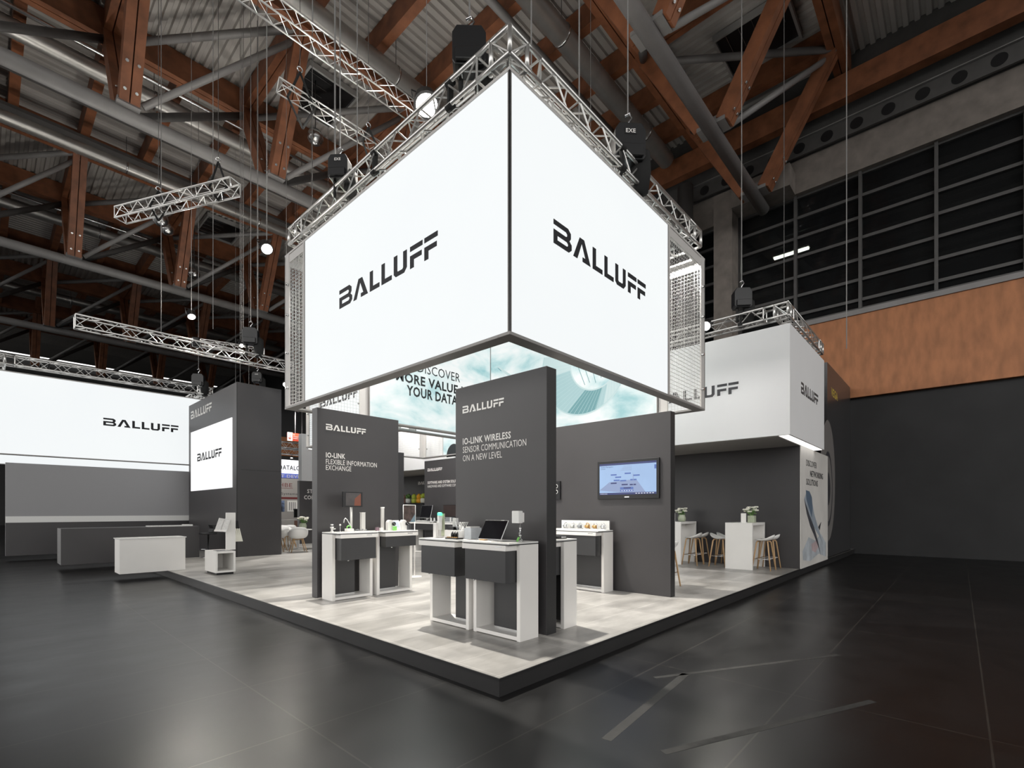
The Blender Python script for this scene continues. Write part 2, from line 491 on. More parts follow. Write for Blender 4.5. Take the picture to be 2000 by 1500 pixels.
# canopy outside the glazing: dark slats, a raking beam and one lit tube
mb = MB()
for i in range(9):
    mb.box(20.0 + i * 1.5, -9, 13.7 + 0.12 * i, 20.12 + i * 1.5, 14, 13.95 + 0.12 * i)
ob = MB().box(34, -12, FZ, 34.3, 20, 17).box(19.3, -12, 16.0, 34, 20, 16.3).box(19.3, 20, FZ, 34, 20.3, 16).box(19.3, -12.3, FZ, 34, -12, 16)
struct(ob.build('wall_light_block', M_dark))  # dark enclosure added to keep world light off the slats
tag(mb.build('canopy_slats', M_darksteel), 'dark slatted canopy seen beyond the glazing at upper right', 'canopy')
mb = MB().beam((19.4, 3.7, 13.75), (33.5, 2.6, 14.5), 1.1, 0.5)
tag(mb.build('canopy_beam', M_concrete), 'grey raking beam behind the dark glazing beside the concrete column', 'beam')
t = thing('tube_light', 'lit linear tube light glowing beyond the dark glazing at upper right', 'lamp', (22.5, 2.9, 13.45))
MB().box(-0.14, -0.75, 0, 0.14, 0.75, 0.09).build('housing', M_white, t)
MB().box(-0.09, -0.72, -0.07, 0.09, 0.72, 0.0).build('diffuser', mat('tube_glow', (0.93, 1.0, 0.86), 0.5, emit=7.0), t)
lamp('tube_glow', 'AREA', (22.5, 2.9, 13.3), 60, (0.9, 1, 0.8), 0.8, (22.5, 2.9, 0))
t = thing('perforated_beam', 'dark steel beam with round holes above the concrete band at upper right', 'beam', (18.6, 0, 15.55))
MB().box(-0.05, -9, -0.3, 0.05, 6, 0.3).build('web', M_darksteel, t)
MB().box(-0.14, -9, 0.30, 0.14, 6, 0.33).build('flange', M_steel, t)
for i in range(16): MB().tube((-0.056, -8.4 + i * 0.92, 0), (-0.05, -8.4 + i * 0.92, 0), 0.20, 18).build('hole', M_black, t)
tag(MB().box(18.15, -9, 16.4, 18.55, 10, 17.3).build('roof_beam', M_timber), 'brown timber beam along the right end wall under the roof', 'beam')
# column at the right end
t = tag(MB().box(18.0, 4.05, FZ, 18.75, 4.80, 14.75).build('column', M_concrete), 'tall square concrete column at the right end of the hall', 'column')
MB().box(17.9, 1.9, 13.9, 18.75, 4.05, 14.75).build('corbel', M_concrete, t)
tag(MB().tube((17.7, 5.9, FZ), (17.7, 5.9, 15.5), 0.33, 14).build('downpipe', M_darksteel), 'dark vertical pipe left of the concrete column', 'pipe')

# ================================================================== ROOF TRUSSES
NX = [4.29 + 4.3 * n for n in range(-4, 4)]
TRUSS_LABEL = [
 'roof truss at upper right whose thick steel tube ends above the concrete column',
 'roof truss crossing the upper left, its steel tube nearest behind the big lightbox',
 'roof truss second behind the big lightbox, timber strut beside the bright lamp',
 'roof truss third behind the lightbox, low over the white lattice truss at left',
 'farthest roof truss, deep in the hall above the dark tower',
]
def twin(mb, p, q, w, h, side):
    """a strut or chord laminated from two timbers with a dark gap"""
    s = V(side).normalized() * (w / 4 + 0.008)
    mb.beam(V(p) - s, V(q) - s, w / 2 - 0.016, h, side); mb.beam(V(p) + s, V(q) + s, w / 2 - 0.016, h, side)
for k, y in enumerate(TY):
    t = thing('roof_truss', TRUSS_LABEL[k], 'roof truss', (0, y, 13.54), 0, 'glulam roof trusses')
    x0, x1 = -16, 18.3
    mb = MB().tube((x0, 0, 0), (x1, 0, 0), 0.215, 18)
    mb.build('steel_tube', M_steel, t)
    for sgn in (-1, 1):
        mb = MB(); twin(mb, (x0, sgn * CH, 4.33), (18.7, sgn * CH, 4.33), 0.46, 0.94, (0, 1, 0))
        mb.build('timber_chord', M_timber, t)
    for i, x in enumerate(NX):
        if k == 0 and i < 3: continue
        mb = MB().box(x - 0.29, -0.44, 0.08, x + 0.29, 0.44, 0.20).box(x - 0.05, -0.40, 0.15, x + 0.05, 0.40, 0.5)
        mb.build('node_plate', M_steel, t)
        for sgn in (-1, 1):
            mb = MB(); twin(mb, (x, sgn * 0.34, 0.18), (x, sgn * 2.5, 4.0), 0.50, 0.42, (1, 0, 0))
            st = mb.build('timber_strut', M_timber, t)
            if k < 3:
                d = V((0, sgn * 2.16, 3.82)).normalized(); nrm = V((0, -3.82, sgn * 2.16)).normalized() * 0.215
                for a in (0.3, 1.0):
                    for b in (-0.14, 0.14):
                        c = V((x + b, sgn * 0.34, 0.18)) + d * a
                        MB().tube(c + nrm * 0.97, c + nrm * 1.16, 0.042, 8).build('bolt', M_silver, st)
        mb = MB(); twin(mb, (x, -CH + .24, 4.42), (x, CH - .24, 4.42), 0.44, 0.72, (1, 0, 0)); mb.build('timber_tie', M_timber, t)
        if i + 1 < len(NX):
            MB().tube((x + 0.35, -0.35, 0.25), (x + 4.3, -2.4, 3.85), 0.10, 10).build('brace_pipe', M_steel, t)
            MB().tube((x + 0.3, 0.4, 0.3), (x + 4.2, 2.4, 3.8), 0.13, 8).build('brace_pipe', M_darksteel, t)
            MB().tube((x + 0.1, CH, 3.95), (x + 4.2, -CH, 3.95), 0.12, 10).build('plan_brace', M_steel, t)

# timber beams spanning the bays
gb = 0
for k in range(4):
    y0, y1 = TY[k] + CH + 0.24, TY[k + 1] - CH - 0.24
    for i in range(11):
        x = 4.29 - 2.15 * 4 + 2.15 * i
        if x > 18: continue
        if k == 0 and x < 3: continue
        tag(MB().box(x - 0.15, y0, 17.55, x + 0.15, y1, 18.33).build('roof_beam', M_timber),
            ['brown timber roof beam spanning the nearest bay above the big lightbox',
             'brown timber roof beam spanning the bay behind the nearest steel tube',
             'brown timber roof beam spanning the third bay of the roof',
             'brown timber roof beam spanning the farthest visible bay'][k], 'beam', 'timber roof beams of bay %s' % ['one', 'two', 'three', 'four'][k])
# ducts
def duct(y, z, r, x0, x1, label, m=M_duct):
    t = thing('duct', label, 'air duct', (0, y, z))
    prof = MB()
    n = int((x1 - x0) / 0.16)
    pts, rad = [], []
    for i in range(n + 1):
        x = x0 + (x1 - x0) * i / n
        pts += [(x, 0, 0), (x + 0.05, 0, 0)]; rad += [r, r * 0.955]
    prof.path(pts, rad, 16)
    prof.build('spiral_pipe', m, t)
    x = x0 + 2.2
    while x < x1:
        MB().tube((x - 0.03, 0, 0), (x + 0.03, 0, 0), r * 1.05, 18).build('clamp_ring', M_silver, t)
        MB().tube((x, 0, r), (x, 0, 18.3 - z), 0.012, 5).build('hanger_rod', M_darksteel, t)
        x += 5.6
duct(TY[0] + 3.75, 16.95, 0.34, 2.0, 17.5, 'dark spiral duct right of the lightbox, running to the concrete column')
duct(TY[1] - 3.95, 16.95, 0.30, -12, 17.5, 'silver spiral duct over the lightbox top behind the lit lamp')
duct(TY[1] + 3.65, 16.95, 0.30, -12, 17.5, 'silver spiral duct between the nearest timber chord and steel tube at left')
duct(TY[2] - 4.05, 16.95, 0.28, -12, 17.5, 'silver spiral duct above the left corner of the lightbox truss')
duct(TY[2] + 3.65, 16.95, 0.28, -12, 17.5, 'spiral duct behind the second steel tube at left')
duct(TY[3] - 4.0, 16.95, 0.28, -12, 17.5, 'spiral duct low at left above the white lattice truss')
duct(TY[3] + 3.6, 16.95, 0.28, -12, 17.5, 'farthest spiral duct deep in the hall')
for k, (y, lab) in enumerate(((TY[0] + 4.9, 'thin dark pipe between the right duct and the right truss'), (TY[1] + 3.1, 'bright thin pipe under the nearest timber chord at left'),
                (TY[2] + 3.1, 'bright thin pipe under the second timber chord at left'), (TY[2] - 5.3, 'dark cable tray beside the duct over the left corner'), (TY[1] + 5.2, 'dark cable tray under the deck at upper left'))):
    if 'tray' in lab:
        tag(MB().box(-14, y - 0.18, 16.6, 18, y + 0.18, 16.72).build('cable_tray', M_darksteel), lab, 'cable tray')
    else:
        tag(MB().tube((-14 if k else 3, y, 17.25), (18, y, 17.25), 0.07 if k else 0.13, 8).build('pipe', M_silver if k else M_steel), lab, 'pipe')
# roof hatches let into the deck
def hatch(x, y, label):
    t = thing('roof_hatch', label, 'roof hatch', (x, y, 18.10))
    mb = MB()
    for (a, b, c, d) in ((-1.0, -1.2, 1.0, -1.12), (-1.0, 1.12, 1.0, 1.2), (-1.0, -1.12, -0.92, 1.12), (0.92, -1.12, 1.0, 1.12)): mb.box(a, b, 0, c, d, 0.22)
    mb.build('frame', M_plate, t)
    MB().box(-0.92, -1.12, 0.10, 0.92, 1.12, 0.16).build('shaft', M_black, t)
    mb = MB()
    for i in range(5): mb.box(-0.92, -0.9 + i * 0.42, 0.05, 0.0, -0.88 + i * 0.42, 0.08)
    mb.build('grille', M_silver, t)
hatch(6.3, 16.2, 'dark square roof hatch beside the vertical timber strut at upper left')
hatch(6.6, 29.6, 'dark roof hatch behind the short lattice truss at left')
hatch(15.6, 2.4, 'dark roof hatch between the struts at upper right')

# ================================================================== STAND FLOOR
pf = MB().box(0, 0, -0.012, 24, 22, 0.0).build('stand_floor', M_tile)
tag(pf, 'raised grey tiled stand floor with a dark edge', 'raised floor')
ek = MB().box(0.0, 0.0, FZ, 24, 0.02, -0.012).box(0, 0.02, FZ, 0.02, 22, -0.012).box(0.02, 0.02, FZ, 24, 22, -0.02)
ek.build('edge_fascia', M_fascia, pf)
MB().box(-0.012, -0.012, -0.022, 24, 0.0, 0.004).box(-0.012, 0.0, -0.022, 0.0, 22, 0.004).build('edge_trim', M_black, pf)

# ================================================================== HANGING LIGHTBOXES
def meshgrid(mb, O, U, w, h, sp=0.062, th=0.0045, d=0.006):
    """wire grid in the plane O + U*a + z*b"""
    O, U = V(O), V(U).normalized(); nrm = U.cross(V((0, 0, 1)))
    n = int(w / sp); m = int(h / sp)
    for i in range(n + 1):
        p = O + U * (w * i / n); mb.beam(p, p + V((0, 0, h)), th, th, U)
    for j in range(m + 1):
        p = O + V((0, 0, h * j / m)) + nrm * d; mb.beam(p, p + U * w, th, th, nrm)

def lightbox(name, label, x0, y0, x1, y1, z0, z1, sides, group=None, logos=True):
    """sides: four lists (left x0, front y0, right x1, back y1) of (kind, a, b) runs along the side"""
    t = thing(name, label, 'hanging lightbox', (0, 0, 0), 0, group); t_pan = []
    fw, ft = 0.165, 0.035                        # frame band width and thickness
    for (z, nm) in ((z0 - ft, 'bottom_frame'), (z1, 'top_frame')):
        mb = MB()
        mb.box(x0, y0, z, x1, y0 + fw, z + ft).box(x0, y1 - fw, z, x1, y1, z + ft)
        mb.box(x0, y0 + fw, z, x0 + fw, y1 - fw, z + ft).box(x1 - fw, y0 + fw, z, x1, y1 - fw, z + ft)
        mb.build(nm, M_bandgrey if nm == 'bottom_frame' else M_paleframe, t, bevel=0.004)
    H = z1 - z0
    for si, runs in enumerate(sides):
        O, U, N = [(V((x0, 0, z0)), V((0, 1, 0)), V((1, 0, 0))), (V((0, y0, z0)), V((1, 0, 0)), V((0, 1, 0))),
                   (V((x1, 0, z0)), V((0, 1, 0)), V((-1, 0, 0))), (V((0, y1, z0)), V((1, 0, 0)), V((0, -1, 0)))][si]
        for (kind, a, b) in runs:
            if kind == 'mesh':
                mb = MB(); meshgrid(mb, O + U * a + N * 0.02, U, b - a, H); mb.build('wire_mesh', M_meshwire, t, smooth=False)
                mb = MB()
                for s, sw in ((a, 0.05), (b - 0.17, 0.17)):
                    p = O + U * s + N * 0.0; q = p + U * sw + N * 0.03 + V((0, 0, H)); mb.box(*p, *q)
                for zz in (0, H - 0.14):
                    p = O + U * a + V((0, 0, zz)) + N * 0.012; q = p + U * (b - a) + N * 0.02 + V((0, 0, 0.14 if zz else 0.02)); mb.box(*p, *q)
                mb.build('mesh_frame', M_paleframe, t)
                mb = MB()
                for fz in (0.12, 0.35, 0.6, 0.8):
                    c = O + U * (b - 0.16 if a < b - 0.3 else a) + V((0, 0, H * fz)); mb.tube(c, c - N * 0.05, 0.022, 8)
                mb.build('clamp_knob', M_silver, t)
            else:
                m = {'lit': M_lit, 'sky': M_sky, 'sky2': M_sky2}[kind]
                p = O + U * a + N * 0.01; q = O + U * b + N * 0.07 + V((0, 0, H))
                t_pan.append(MB().box(*p, *q).build('lit_panel' if kind == 'lit' else 'printed_panel', m, t))
                mb = MB()
                for s in (a - 0.012, b):
                    p = O + U * s; q = p + U * 0.012 + N * 0.075 + V((0, 0, H)); mb.box(*p, *q)
                mb.build('panel_edge', M_bandgrey, t)
    return t, t_pan

X0, Y0, X1, Y1 = 0.659, 0.491, 5.82, 5.96
Z0, Z1 = 3.265, 5.93
LB, LBP = lightbox('hanging_lightbox', 'big square glowing white lightbox hanging over the stand corner, nearest', X0, Y0, X1, Y1, Z0, Z1,
    [[('lit', Y0 + 0.03, 5.165), ('mesh', 5.19, Y1)],
     [('lit', X0 + 0.03, 4.32), ('mesh', 4.34, X1)],
     [('mesh', Y0, 1.36), ('sky2', 1.385, Y1 - 0.03)],
     [('mesh', X0, 2.29), ('sky', 2.315, X1 - 0.03)]])
MB().box(X0 + 0.003, Y0 + 0.003, Z0, X0 + 0.03, Y0 + 0.03, Z1).build('corner_seam', M_black, LB)
logo((X0 + 0.009, 4.005, 4.47), (0, -1, 0), 2.345, 0.275, M_ink, LBP[0])
logo((1.395, Y0 + 0.009, 4.462), (1, 0, 0), 2.19, 0.272, M_ink, LBP[1])
# prints on the inside of the back panels
yb = Y1 - 0.075
text('DISCOVER', (3.49, yb, 4.485), (1, 0, 0), 0.215, M_litink, LBP[3], width=1.23)
text('MORE VALUE IN', (2.93, yb, 4.20), (1, 0, 0), 0.205, M_litink, LBP[3], width=2.10, bold=0.03)
text('YOUR DATA', (3.20, yb, 3.93), (1, 0, 0), 0.215, M_litink, LBP[3], width=1.44, bold=0.03)
xb = X1 - 0.075
MB().box(X1 - 0.085, Y1 - 0.085, Z0, X1 - 0.065, Y1 - 0.065, Z1).build('inner_corner_seam', M_bandgrey, LB)

def disc_pts(cy, cz, ry, rz, a0, a1, n):
    return [(cy + ry * math.cos(a0 + (a1 - a0) * i / n), cz + rz * math.sin(a0 + (a1 - a0) * i / n)) for i in range(n + 1)]
def print_yz(poly, m, lift, part='print', parent=LB, x=xb):
    """flat printed shape on the right back panel; poly in (y, z)"""
    mb = MB(); k = 0
    mb.prism([(-a, b) for a, b in poly], (x - lift, 0, 0), (0, -1, 0), (0, 0, 1), 0.0015)
    return mb.build(part, m, parent, smooth=False)
M_tealmid = mat('backlit_mid_teal_print', (0.36, 0.60, 0.62), 0.7, emit=0.85, base=(.1, .1, .1))
M_tealmid2 = mat('backlit_line_teal_print', (0.47, 0.69, 0.70), 0.7, emit=0.85, base=(.1, .1, .1))
# the large ring printed on the right back panel
CYc, CZc, RO, RI, DY = 3.08, 4.60, 1.12, 0.62, -0.30
def ringband(mb, cy, cz, r0, r1, a0, a1, n, x, dy=0.0):
    for i in range(n):
        t0, t1 = a0 + (a1 - a0) * i / n, a0 + (a1 - a0) * (i + 1) / n
        P_ = [(cy + dy + r0 * math.cos(t0), cz + r0 * math.sin(t0)), (cy + r1 * math.cos(t0), cz + r1 * math.sin(t0)),
              (cy + r1 * math.cos(t1), cz + r1 * math.sin(t1)), (cy + dy + r0 * math.cos(t1), cz + r0 * math.sin(t1))]
        k = len(mb.v); mb.v += [(x, a, b) for a, b in P_]; mb.f.append((k, k + 1, k + 2, k + 3)); mb.sm.append(False)
mb = MB(); ringband(mb, CYc, CZc, RI, RO, PI * 0.9, PI * 2.1, 40, xb - 0.002, DY); mb.build('ring_print', M_tealpale, LBP[2])
mb = MB(); ringband(mb, CYc, CZc, RI * 1.02, RO * 0.97, PI * 1.34, PI * 1.95, 24, xb - 0.003, DY); mb.build('ring_print', M_tealmid, LBP[2])
mb = MB(); ringband(mb, CYc, CZc, RI * 1.02, RO * 0.97, PI * 1.40, PI * 1.62, 14, xb - 0.0034, DY); mb.build('ring_print', M_teal, LBP[2])
mb = MB()
for i in range(34):
    a = PI * 0.95 + PI * 1.1 * i / 34
    ringband(mb, CYc, CZc, RI * 1.03, RO * 0.965, a, a + 0.010, 1, xb - 0.004, DY)
ringband(mb, CYc, CZc, RO * 0.97, RO * 0.985, PI * 0.9, PI * 2.1, 40, xb - 0.004)
mb.build('ring_line_print', M_tealmid2, LBP[2])
mb = MB(); ringband(mb, CYc + DY, CZc, RI * 0.97, RI * 1.02, PI * 0.9, PI * 2.1, 40, xb - 0.004); mb.build('ring_rim_print', M_tealpale, LBP[2])
mb = MB(); ringband(mb, CYc, CZc, RO * 0.985, RO, PI * 0.9, PI * 2.1, 40, xb - 0.004)
mb.build('ring_rim_print', M_tealpale, LBP[2])
mb = MB()
for (ya, za, yb2, zb2) in ((3.2, 4.55, 3.02, 4.12), (3.05, 4.55, 2.9, 4.15), (2.85, 4.5, 2.75, 4.12), (2.6, 4.55, 2.62, 4.2)):
    mb.beam((xb - 0.003, ya, za), (xb - 0.003, yb2, zb2), 0.012, 0.003, (0, 1, 0))
mb.build('line_print', M_teal, LBP[2])
# flying device printed beside it
mb = MB()
mb.beam((xb - 0.003, 5.62, 5.02), (xb - 0.003, 5.05, 4.62), 0.06, 0.003, (0, 0, 1)); mb.beam((xb - 0.003, 5.3, 4.3), (xb - 0.003, 4.9, 4.55), 0.05, 0.003, (0, 0, 1))
mb.build('device_print', M_tealpale, LBP[2])
mb = MB(); mb.prism([(-5.05, 4.4), (-4.35, 4.28), (-4.25, 4.62), (-4.5, 4.74), (-4.95, 4.7)], (xb - 0.002, 0, 0), (0, -1, 0), (0, 0, 1), 0.002)
mb.build('device_print', mat('backlit_device_white', (0.86, 0.92, 0.92), 0.7, emit=0.95), LBP[2])
mb = MB()
for (ya, za, yb2, zb2) in ((5.05, 4.38, 4.35, 4.25), (4.35, 4.27, 4.24, 4.6), (5.62, 5.0, 5.5, 4.9), (4.95, 4.52, 4.4, 4.44), (5.0, 4.62, 4.5, 4.66)):
    mb.beam((xb - 0.005, ya, za), (xb - 0.005, yb2, zb2), 0.016, 0.002, (0, 0, 1))
mb.build('device_line_print', M_tealdark, LBP[2])

# second lightbox right behind the first
B2, B2P = lightbox('hanging_lightbox', 'second glowing lightbox hanging just behind the first, seen through the gap below it', 3.40, 6.47, 7.62, 11.15, 3.295, 5.93,
    [[('lit', 6.5, 10.3), ('mesh', 10.32, 11.15)], [('mesh', 3.40, 3.86), ('lit', 3.88, 7.6)],
     [('mesh', 10.0, 11.15), ('sky2', 6.5, 9.97)], [('lit', 3.42, 6.35), ('mesh', 6.4, 7.62)]])
logo((3.40 + 0.009, 10.28, 4.30), (0, -1, 0), 2.0, 0.26, M_ink, B2P[0])
mb = MB(); mb.prism([(a * 1.0, b) for a, b in disc_pts(-9.42, 3.22, 0.36, 0.42, 0, PI, 18)], (7.62 - 0.08, 0, 0), (0, -1, 0), (0, 0, 1), 0.003)
mb.build('wheel_print', M_litink, B2P[2])
mb = MB(); mb.prism([(-9.2, 3.28), (-8.6, 3.28), (-8.6, 4.4), (-9.22, 4.4), (-9.25, 3.7)], (7.62 - 0.078, 0, 0), (0, -1, 0), (0, 0, 1), 0.002)
mb.build('fuselage_print', M_tealpale, B2P[2])
mb = MB(); mb.prism([(-9.27, 3.62), (-9.22, 3.62), (-9.22, 4.4), (-9.25, 4.4)], (7.62 - 0.081, 0, 0), (0, -1, 0), (0, 0, 1), 0.002)
mb.build('strut_print', M_teal, B2P[2])
# far lightbox at the left
B3, B3P = lightbox('hanging_lightbox', 'glowing white lightbox at far left behind the dark tower', -3.0, 19.4, 3.9, 24.5, 3.25, 5.85,
    [[('lit', 19.43, 24.4)], [('lit', -2.97, 3.87)], [('lit', 19.43, 24.4)], [('lit', -2.97, 3.87)]])
logo((-0.1, 19.4 + 0.008, 4.45), (1, 0, 0), 2.25, 0.27, M_ink, B3P[1])

# ================================================================== ALUMINIUM LATTICE TRUSSES
def lattice(mb, p, q, size, r=0.025, up=(0, 0, 1), bay=None, lr=0.011, tri=False, n=8):
    """four (or three) chord lattice with its centre line from p to q"""
    p, q = V(p), V(q); d = (q - p); L = d.length; d.normalize()
    u = V(up); u = (u - d * u.dot(d)).normalized(); s = d.cross(u)
    h = size / 2
    offs = [s * h + u * h, -s * h + u * h, -s * h - u * h, s * h - u * h] if not tri else [u * h, s * h - u * h * 0.7, -s * h - u * h * 0.7]
    for o_ in offs: mb.tube(p + o_, q + o_, r, n)
    bay = bay or size * 0.95
    m = max(2, int(round(L / bay)))
    for a in range(len(offs)):
        A, B = offs[a], offs[(a + 1) % len(offs)]
        for i in range(m):
            t0, t1 = L * i / m, L * (i + 1) / m
            P0, P1 = (A, B) if i % 2 == 0 else (B, A)
            mb.tube(p + d * t0 + P0, p + d * t1 + P1, lr, 5, cap=False)
        for t0 in (0, L): mb.tube(p + d * t0 + A, p + d * t0 + B, lr * 1.3, 5, cap=False)
    return mb

def truss_loop(name, label, x0, y0, x1, y1, zb, size, group=None, r=0.026):
    t = thing(name, label, 'lattice truss', (0, 0, 0), 0, group)
    h = size / 2; zc = zb + h
    c = [(x0 + h, y0 + h), (x1 - h, y0 + h), (x1 - h, y1 - h), (x0 + h, y1 - h)]
    for i in range(4):
        a, b = V((*c[i], zc)), V((*c[(i + 1) % 4], zc)); d = (b - a).normalized()
        mb = MB(); lattice(mb, a + d * (h + 0.22), b - d * (h + 0.22), size, r); mb.build('lattice_side', M_alu, t)
    mx, my = (x0 + x1) / 2, (y0 + y1) / 2
    for (cx, cy) in c:
        mb = MB(); ix = 1 if cx < mx else -1; iy = 1 if cy < my else -1
        for sx in (-1, 1):
            for sy in (-1, 1):
                mb.tube((cx + sx * h, cy + sy * h, zb), (cx + sx * h, cy + sy * h, zb + size), r, 8)
        for z in (zb, zb + size):
            for s_ in (-1, 1):
                mb.tube((cx - ix * h, cy + s_ * h, z), (cx + ix * (h + .22), cy + s_ * h, z), r, 8); mb.tube((cx + s_ * h, cy - iy * h, z), (cx + s_ * h, cy + iy * (h + .22), z), r, 8)
            mb.tube((cx - h, cy - h, z), (cx + h, cy + h, z), 0.011, 5)
        for s_ in (-1, 1):
            mb.tube((cx - h, cy + s_ * h, zb), (cx + h, cy + s_ * h, zb + size), 0.011, 5); mb.tube((cx + s_ * h, cy - h, zb), (cx + s_ * h, cy + h, zb + size), 0.011, 5)
        mb.build('corner_block', M_alu, t)
    return t
truss_loop('lattice_truss', 'square aluminium lattice truss ring carrying the nearest big lightbox', 0.66, 0.49, 5.62, 5.78, 6.10, 0.27)
truss_loop('lattice_truss', 'aluminium lattice truss ring carrying the second lightbox', 3.55, 6.6, 7.5, 11.0, 6.10, 0.27)
truss_loop('lattice_truss', 'bright lattice truss ring over the far left lightbox', -2.8, 19.0, 3.2, 24.0, 6.02, 0.29)
truss_loop('lattice_truss', 'aluminium lattice truss ring over the plain white fabric box at right', 8.57, -0.20, 12.15, 21.0, 5.60, 0.26)
def straight(label, p, q, size, r=0.02, tri=False, up=(0, 0, 1), lr=0.009, group=None):
    mb = MB(); lattice(mb, p, q, size, r, up=up, lr=lr, tri=tri)
    return tag(mb.build('lattice_truss', M_alu), label, 'lattice truss', group)
straight('white lattice truss crossing the left edge above the dark tower', (-1.5, 12.6, 5.93), (3.6, 12.6, 5.93), 0.28, 0.026)
straight('short thin lattice truss hung in black slings below the roof hatch at upper left', (0.58, 6.0, 9.0), (2.9, 6.0, 9.0), 0.24, 0.013, True, lr=0.006)
straight('lattice truss entering from the top edge and ending at the bright lamp', (-2.0, 4.75, 9.0), (2.75, 4.75, 9.0), 0.24, 0.014, lr=0.006)
straight('oblique lattice truss at the left edge hung in a black sling', (-0.75, 11.9, 8.5), (0.75, 8.75, 8.5), 0.26, 0.020, lr=0.009)
straight('short lattice truss end beside the lamp above the dark tower', (1.2, 13.75, 6.4), (3.0, 13.2, 6.4), 0.2, 0.014, lr=0.007)

# black slings, hooks and wires
def sling(label, top, pts, r=0.022):
    t = thing('rigging_sling', label, 'sling', top)
    T = V(top)
    MB().path([(0, 0, 0), V(pts[0]) - T, V(pts[1]) - T], r, 6).build('strap', M_blackcloth, t)
    MB().path([(0, 0, 0), V(pts[2]) - T, V(pts[1]) - T], r, 6).build('strap', M_blackcloth, t)
    mb = MB(); mb.path([(0.05 * math.cos(a), 0, 0.05 + 0.05 * math.sin(a)) for a in [i * PI / 4 for i in range(9)]], 0.012, 6)
    mb.build('shackle', M_silver, t)
    MB().tube((0, 0, 0.1), (0, 0, 17.9 - top[2]), 0.006, 5).build('hanger_wire', M_darksteel, t)
sling('black sling around the left end of the thin hung truss', (0.95, 6.0, 9.45), [(0.75, 6.05, 8.9), (1.0, 6.0, 8.45), (1.2, 5.95, 8.9)])
sling('black sling around the right end of the thin hung truss', (2.35, 6.0, 9.25), [(2.25, 6.05, 8.95), (2.35, 6.0, 8.6), (2.5, 5.95, 8.95)])
sling('black sling holding the near end of the oblique truss', (0.55, 9.2, 9.15), [(0.42, 9.35, 8.6), (0.55, 9.2, 8.3), (0.68, 9.05, 8.6)])
sling('black sling at the far end of the oblique truss on the left edge', (-0.2, 10.9, 8.9), [(-0.35, 10.95, 8.5), (-0.2, 10.9, 8.2), (-0.05, 10.8, 8.5)])
def wire(x, y, z0, label, m=M_darksteel, r=0.008, z1=18.0):
    t = tag(MB().tube((x, y, z0), (x, y, z1), r, 5).build('hanging_wire', m), label, 'wire')
    return t
wire(3.95, 3.0, 6.3, 'pale hoist chain rising beside the black hoist right of the lightbox', M_rope, 0.014)
wire(4.35, 2.2, 6.3, 'second pale hoist chain right of the black hoist', M_rope, 0.014)
wire(1.3, 4.6, 6.3, 'pale wire crossing the bright lamp at the top', M_rope, 0.009)
wire(0.72, 4.25, 6.6, 'pale hoist chain above the left black hoist', M_rope, 0.013)
wire(9.9, -1.05, 5.0, 'thin white wire with a red shackle at upper right', M_rope, 0.010)
wire(8.7, -0.1, 5.9, 'dark wire over the right white box', M_darksteel)
wire(1.6, 6.9, 5.9, 'thin wire rising left of the lightbox corner')
wire(0.9, 10.8, 5.95, 'thin wire left of the lit lamp', M_rope, 0.009)
wire(2.6, 12.6, 6.1, 'thin wire down to the white lattice truss', M_rope, 0.009)
wire(0.2, 12.6, 6.1, 'thin wire down to the left end of the white lattice truss', M_rope, 0.009)
wire(2.9, 15.0, 5.5, 'thin wire behind the dark tower', M_rope, 0.009)
wire(1.2, 8.2, 7.2, 'thin wire above the lit lamp left of the lightbox', M_rope, 0.009)

# chain hoists
def hoist(x, y, z, rz, label, lettered=True, s=1.0):
    t = thing('chain_hoist', label, 'chain hoist', (x, y, z), rz)
    mb = MB(); mb.prism([(-.16*s, 0), (.16*s, 0), (.19*s, .05*s), (.19*s, .36*s), (.14*s, .44*s), (-.14*s, .44*s), (-.19*s, .36*s), (-.19*s, .05*s)], (0, 0.11*s, 0), (1, 0, 0), (0, 0, 1), 0.22*s)
    mb.build('motor_case', M_black, t, bevel=0.008)
    MB().box(-.15*s, -.16*s, .02*s, .15*s, -.11*s, .16*s)  .build('control_box', M_black, t, bevel=0.01)
    if lettered:
        MB().box(-.075*s, -.114*s, .30*s, .075*s, -.111*s, .38*s).build('nameplate', M_black, t)
        text('EXE', (-.06*s, -.115*s, .315*s), (1, 0, 0), .05*s, M_whitevinyl, t, width=.12*s, bold=0.02)
    mb = MB(); mb.lathe([(.02, -.55*s), (.10*s, -.52*s), (.13*s, -.30*s), (.12*s, -.05*s), (.05, .02)], (.18*s, .06*s, .22*s), 12); mb.build('chain_bag', M_blackcloth, t)
    mb = MB(); mb.path([(0, 0, .44*s), (0, 0, .52*s), (.05*s, 0, .58*s), (0.02*s, 0, .64*s), (-.04*s, 0, .60*s)], 0.014*s, 6); mb.build('hook', M_chrome, t)
    MB().tube((0, 0, .6*s), (0, 0, 18 - z), 0.010, 5).build('chain', M_rope, t)
    MB().tube((-.1*s, 0, -.3*s), (-.1*s, 0, 0), 0.03*s, 6).build('lower_strap', M_blackcloth, t)
    return t
hoist(0.70, 4.05, 6.44, -0.9, 'black chain hoist on the left run of the nearest truss ring', True, 0.8)
hoist(3.25, 0.60, 6.36, -0.75, 'black chain hoist with bag on the right run of the nearest truss ring', True, 1.15)
hoist(0.80, 1.25, 6.45, -0.8, 'black chain hoist at the very top beside the lightbox corner', False)
hoist(2.4, 12.6, 6.35, -0.6, 'black chain hoist on the white lattice truss above the dark tower', False, 1.1)
hoist(2.75, 19.12, 6.30, -0.6, 'black chain hoist at left above the far lightbox', False, 1.1)
hoist(3.3, 14.6, 5.75, -0.6, 'small black chain hoist just over the right edge of the dark tower', True, 0.8)
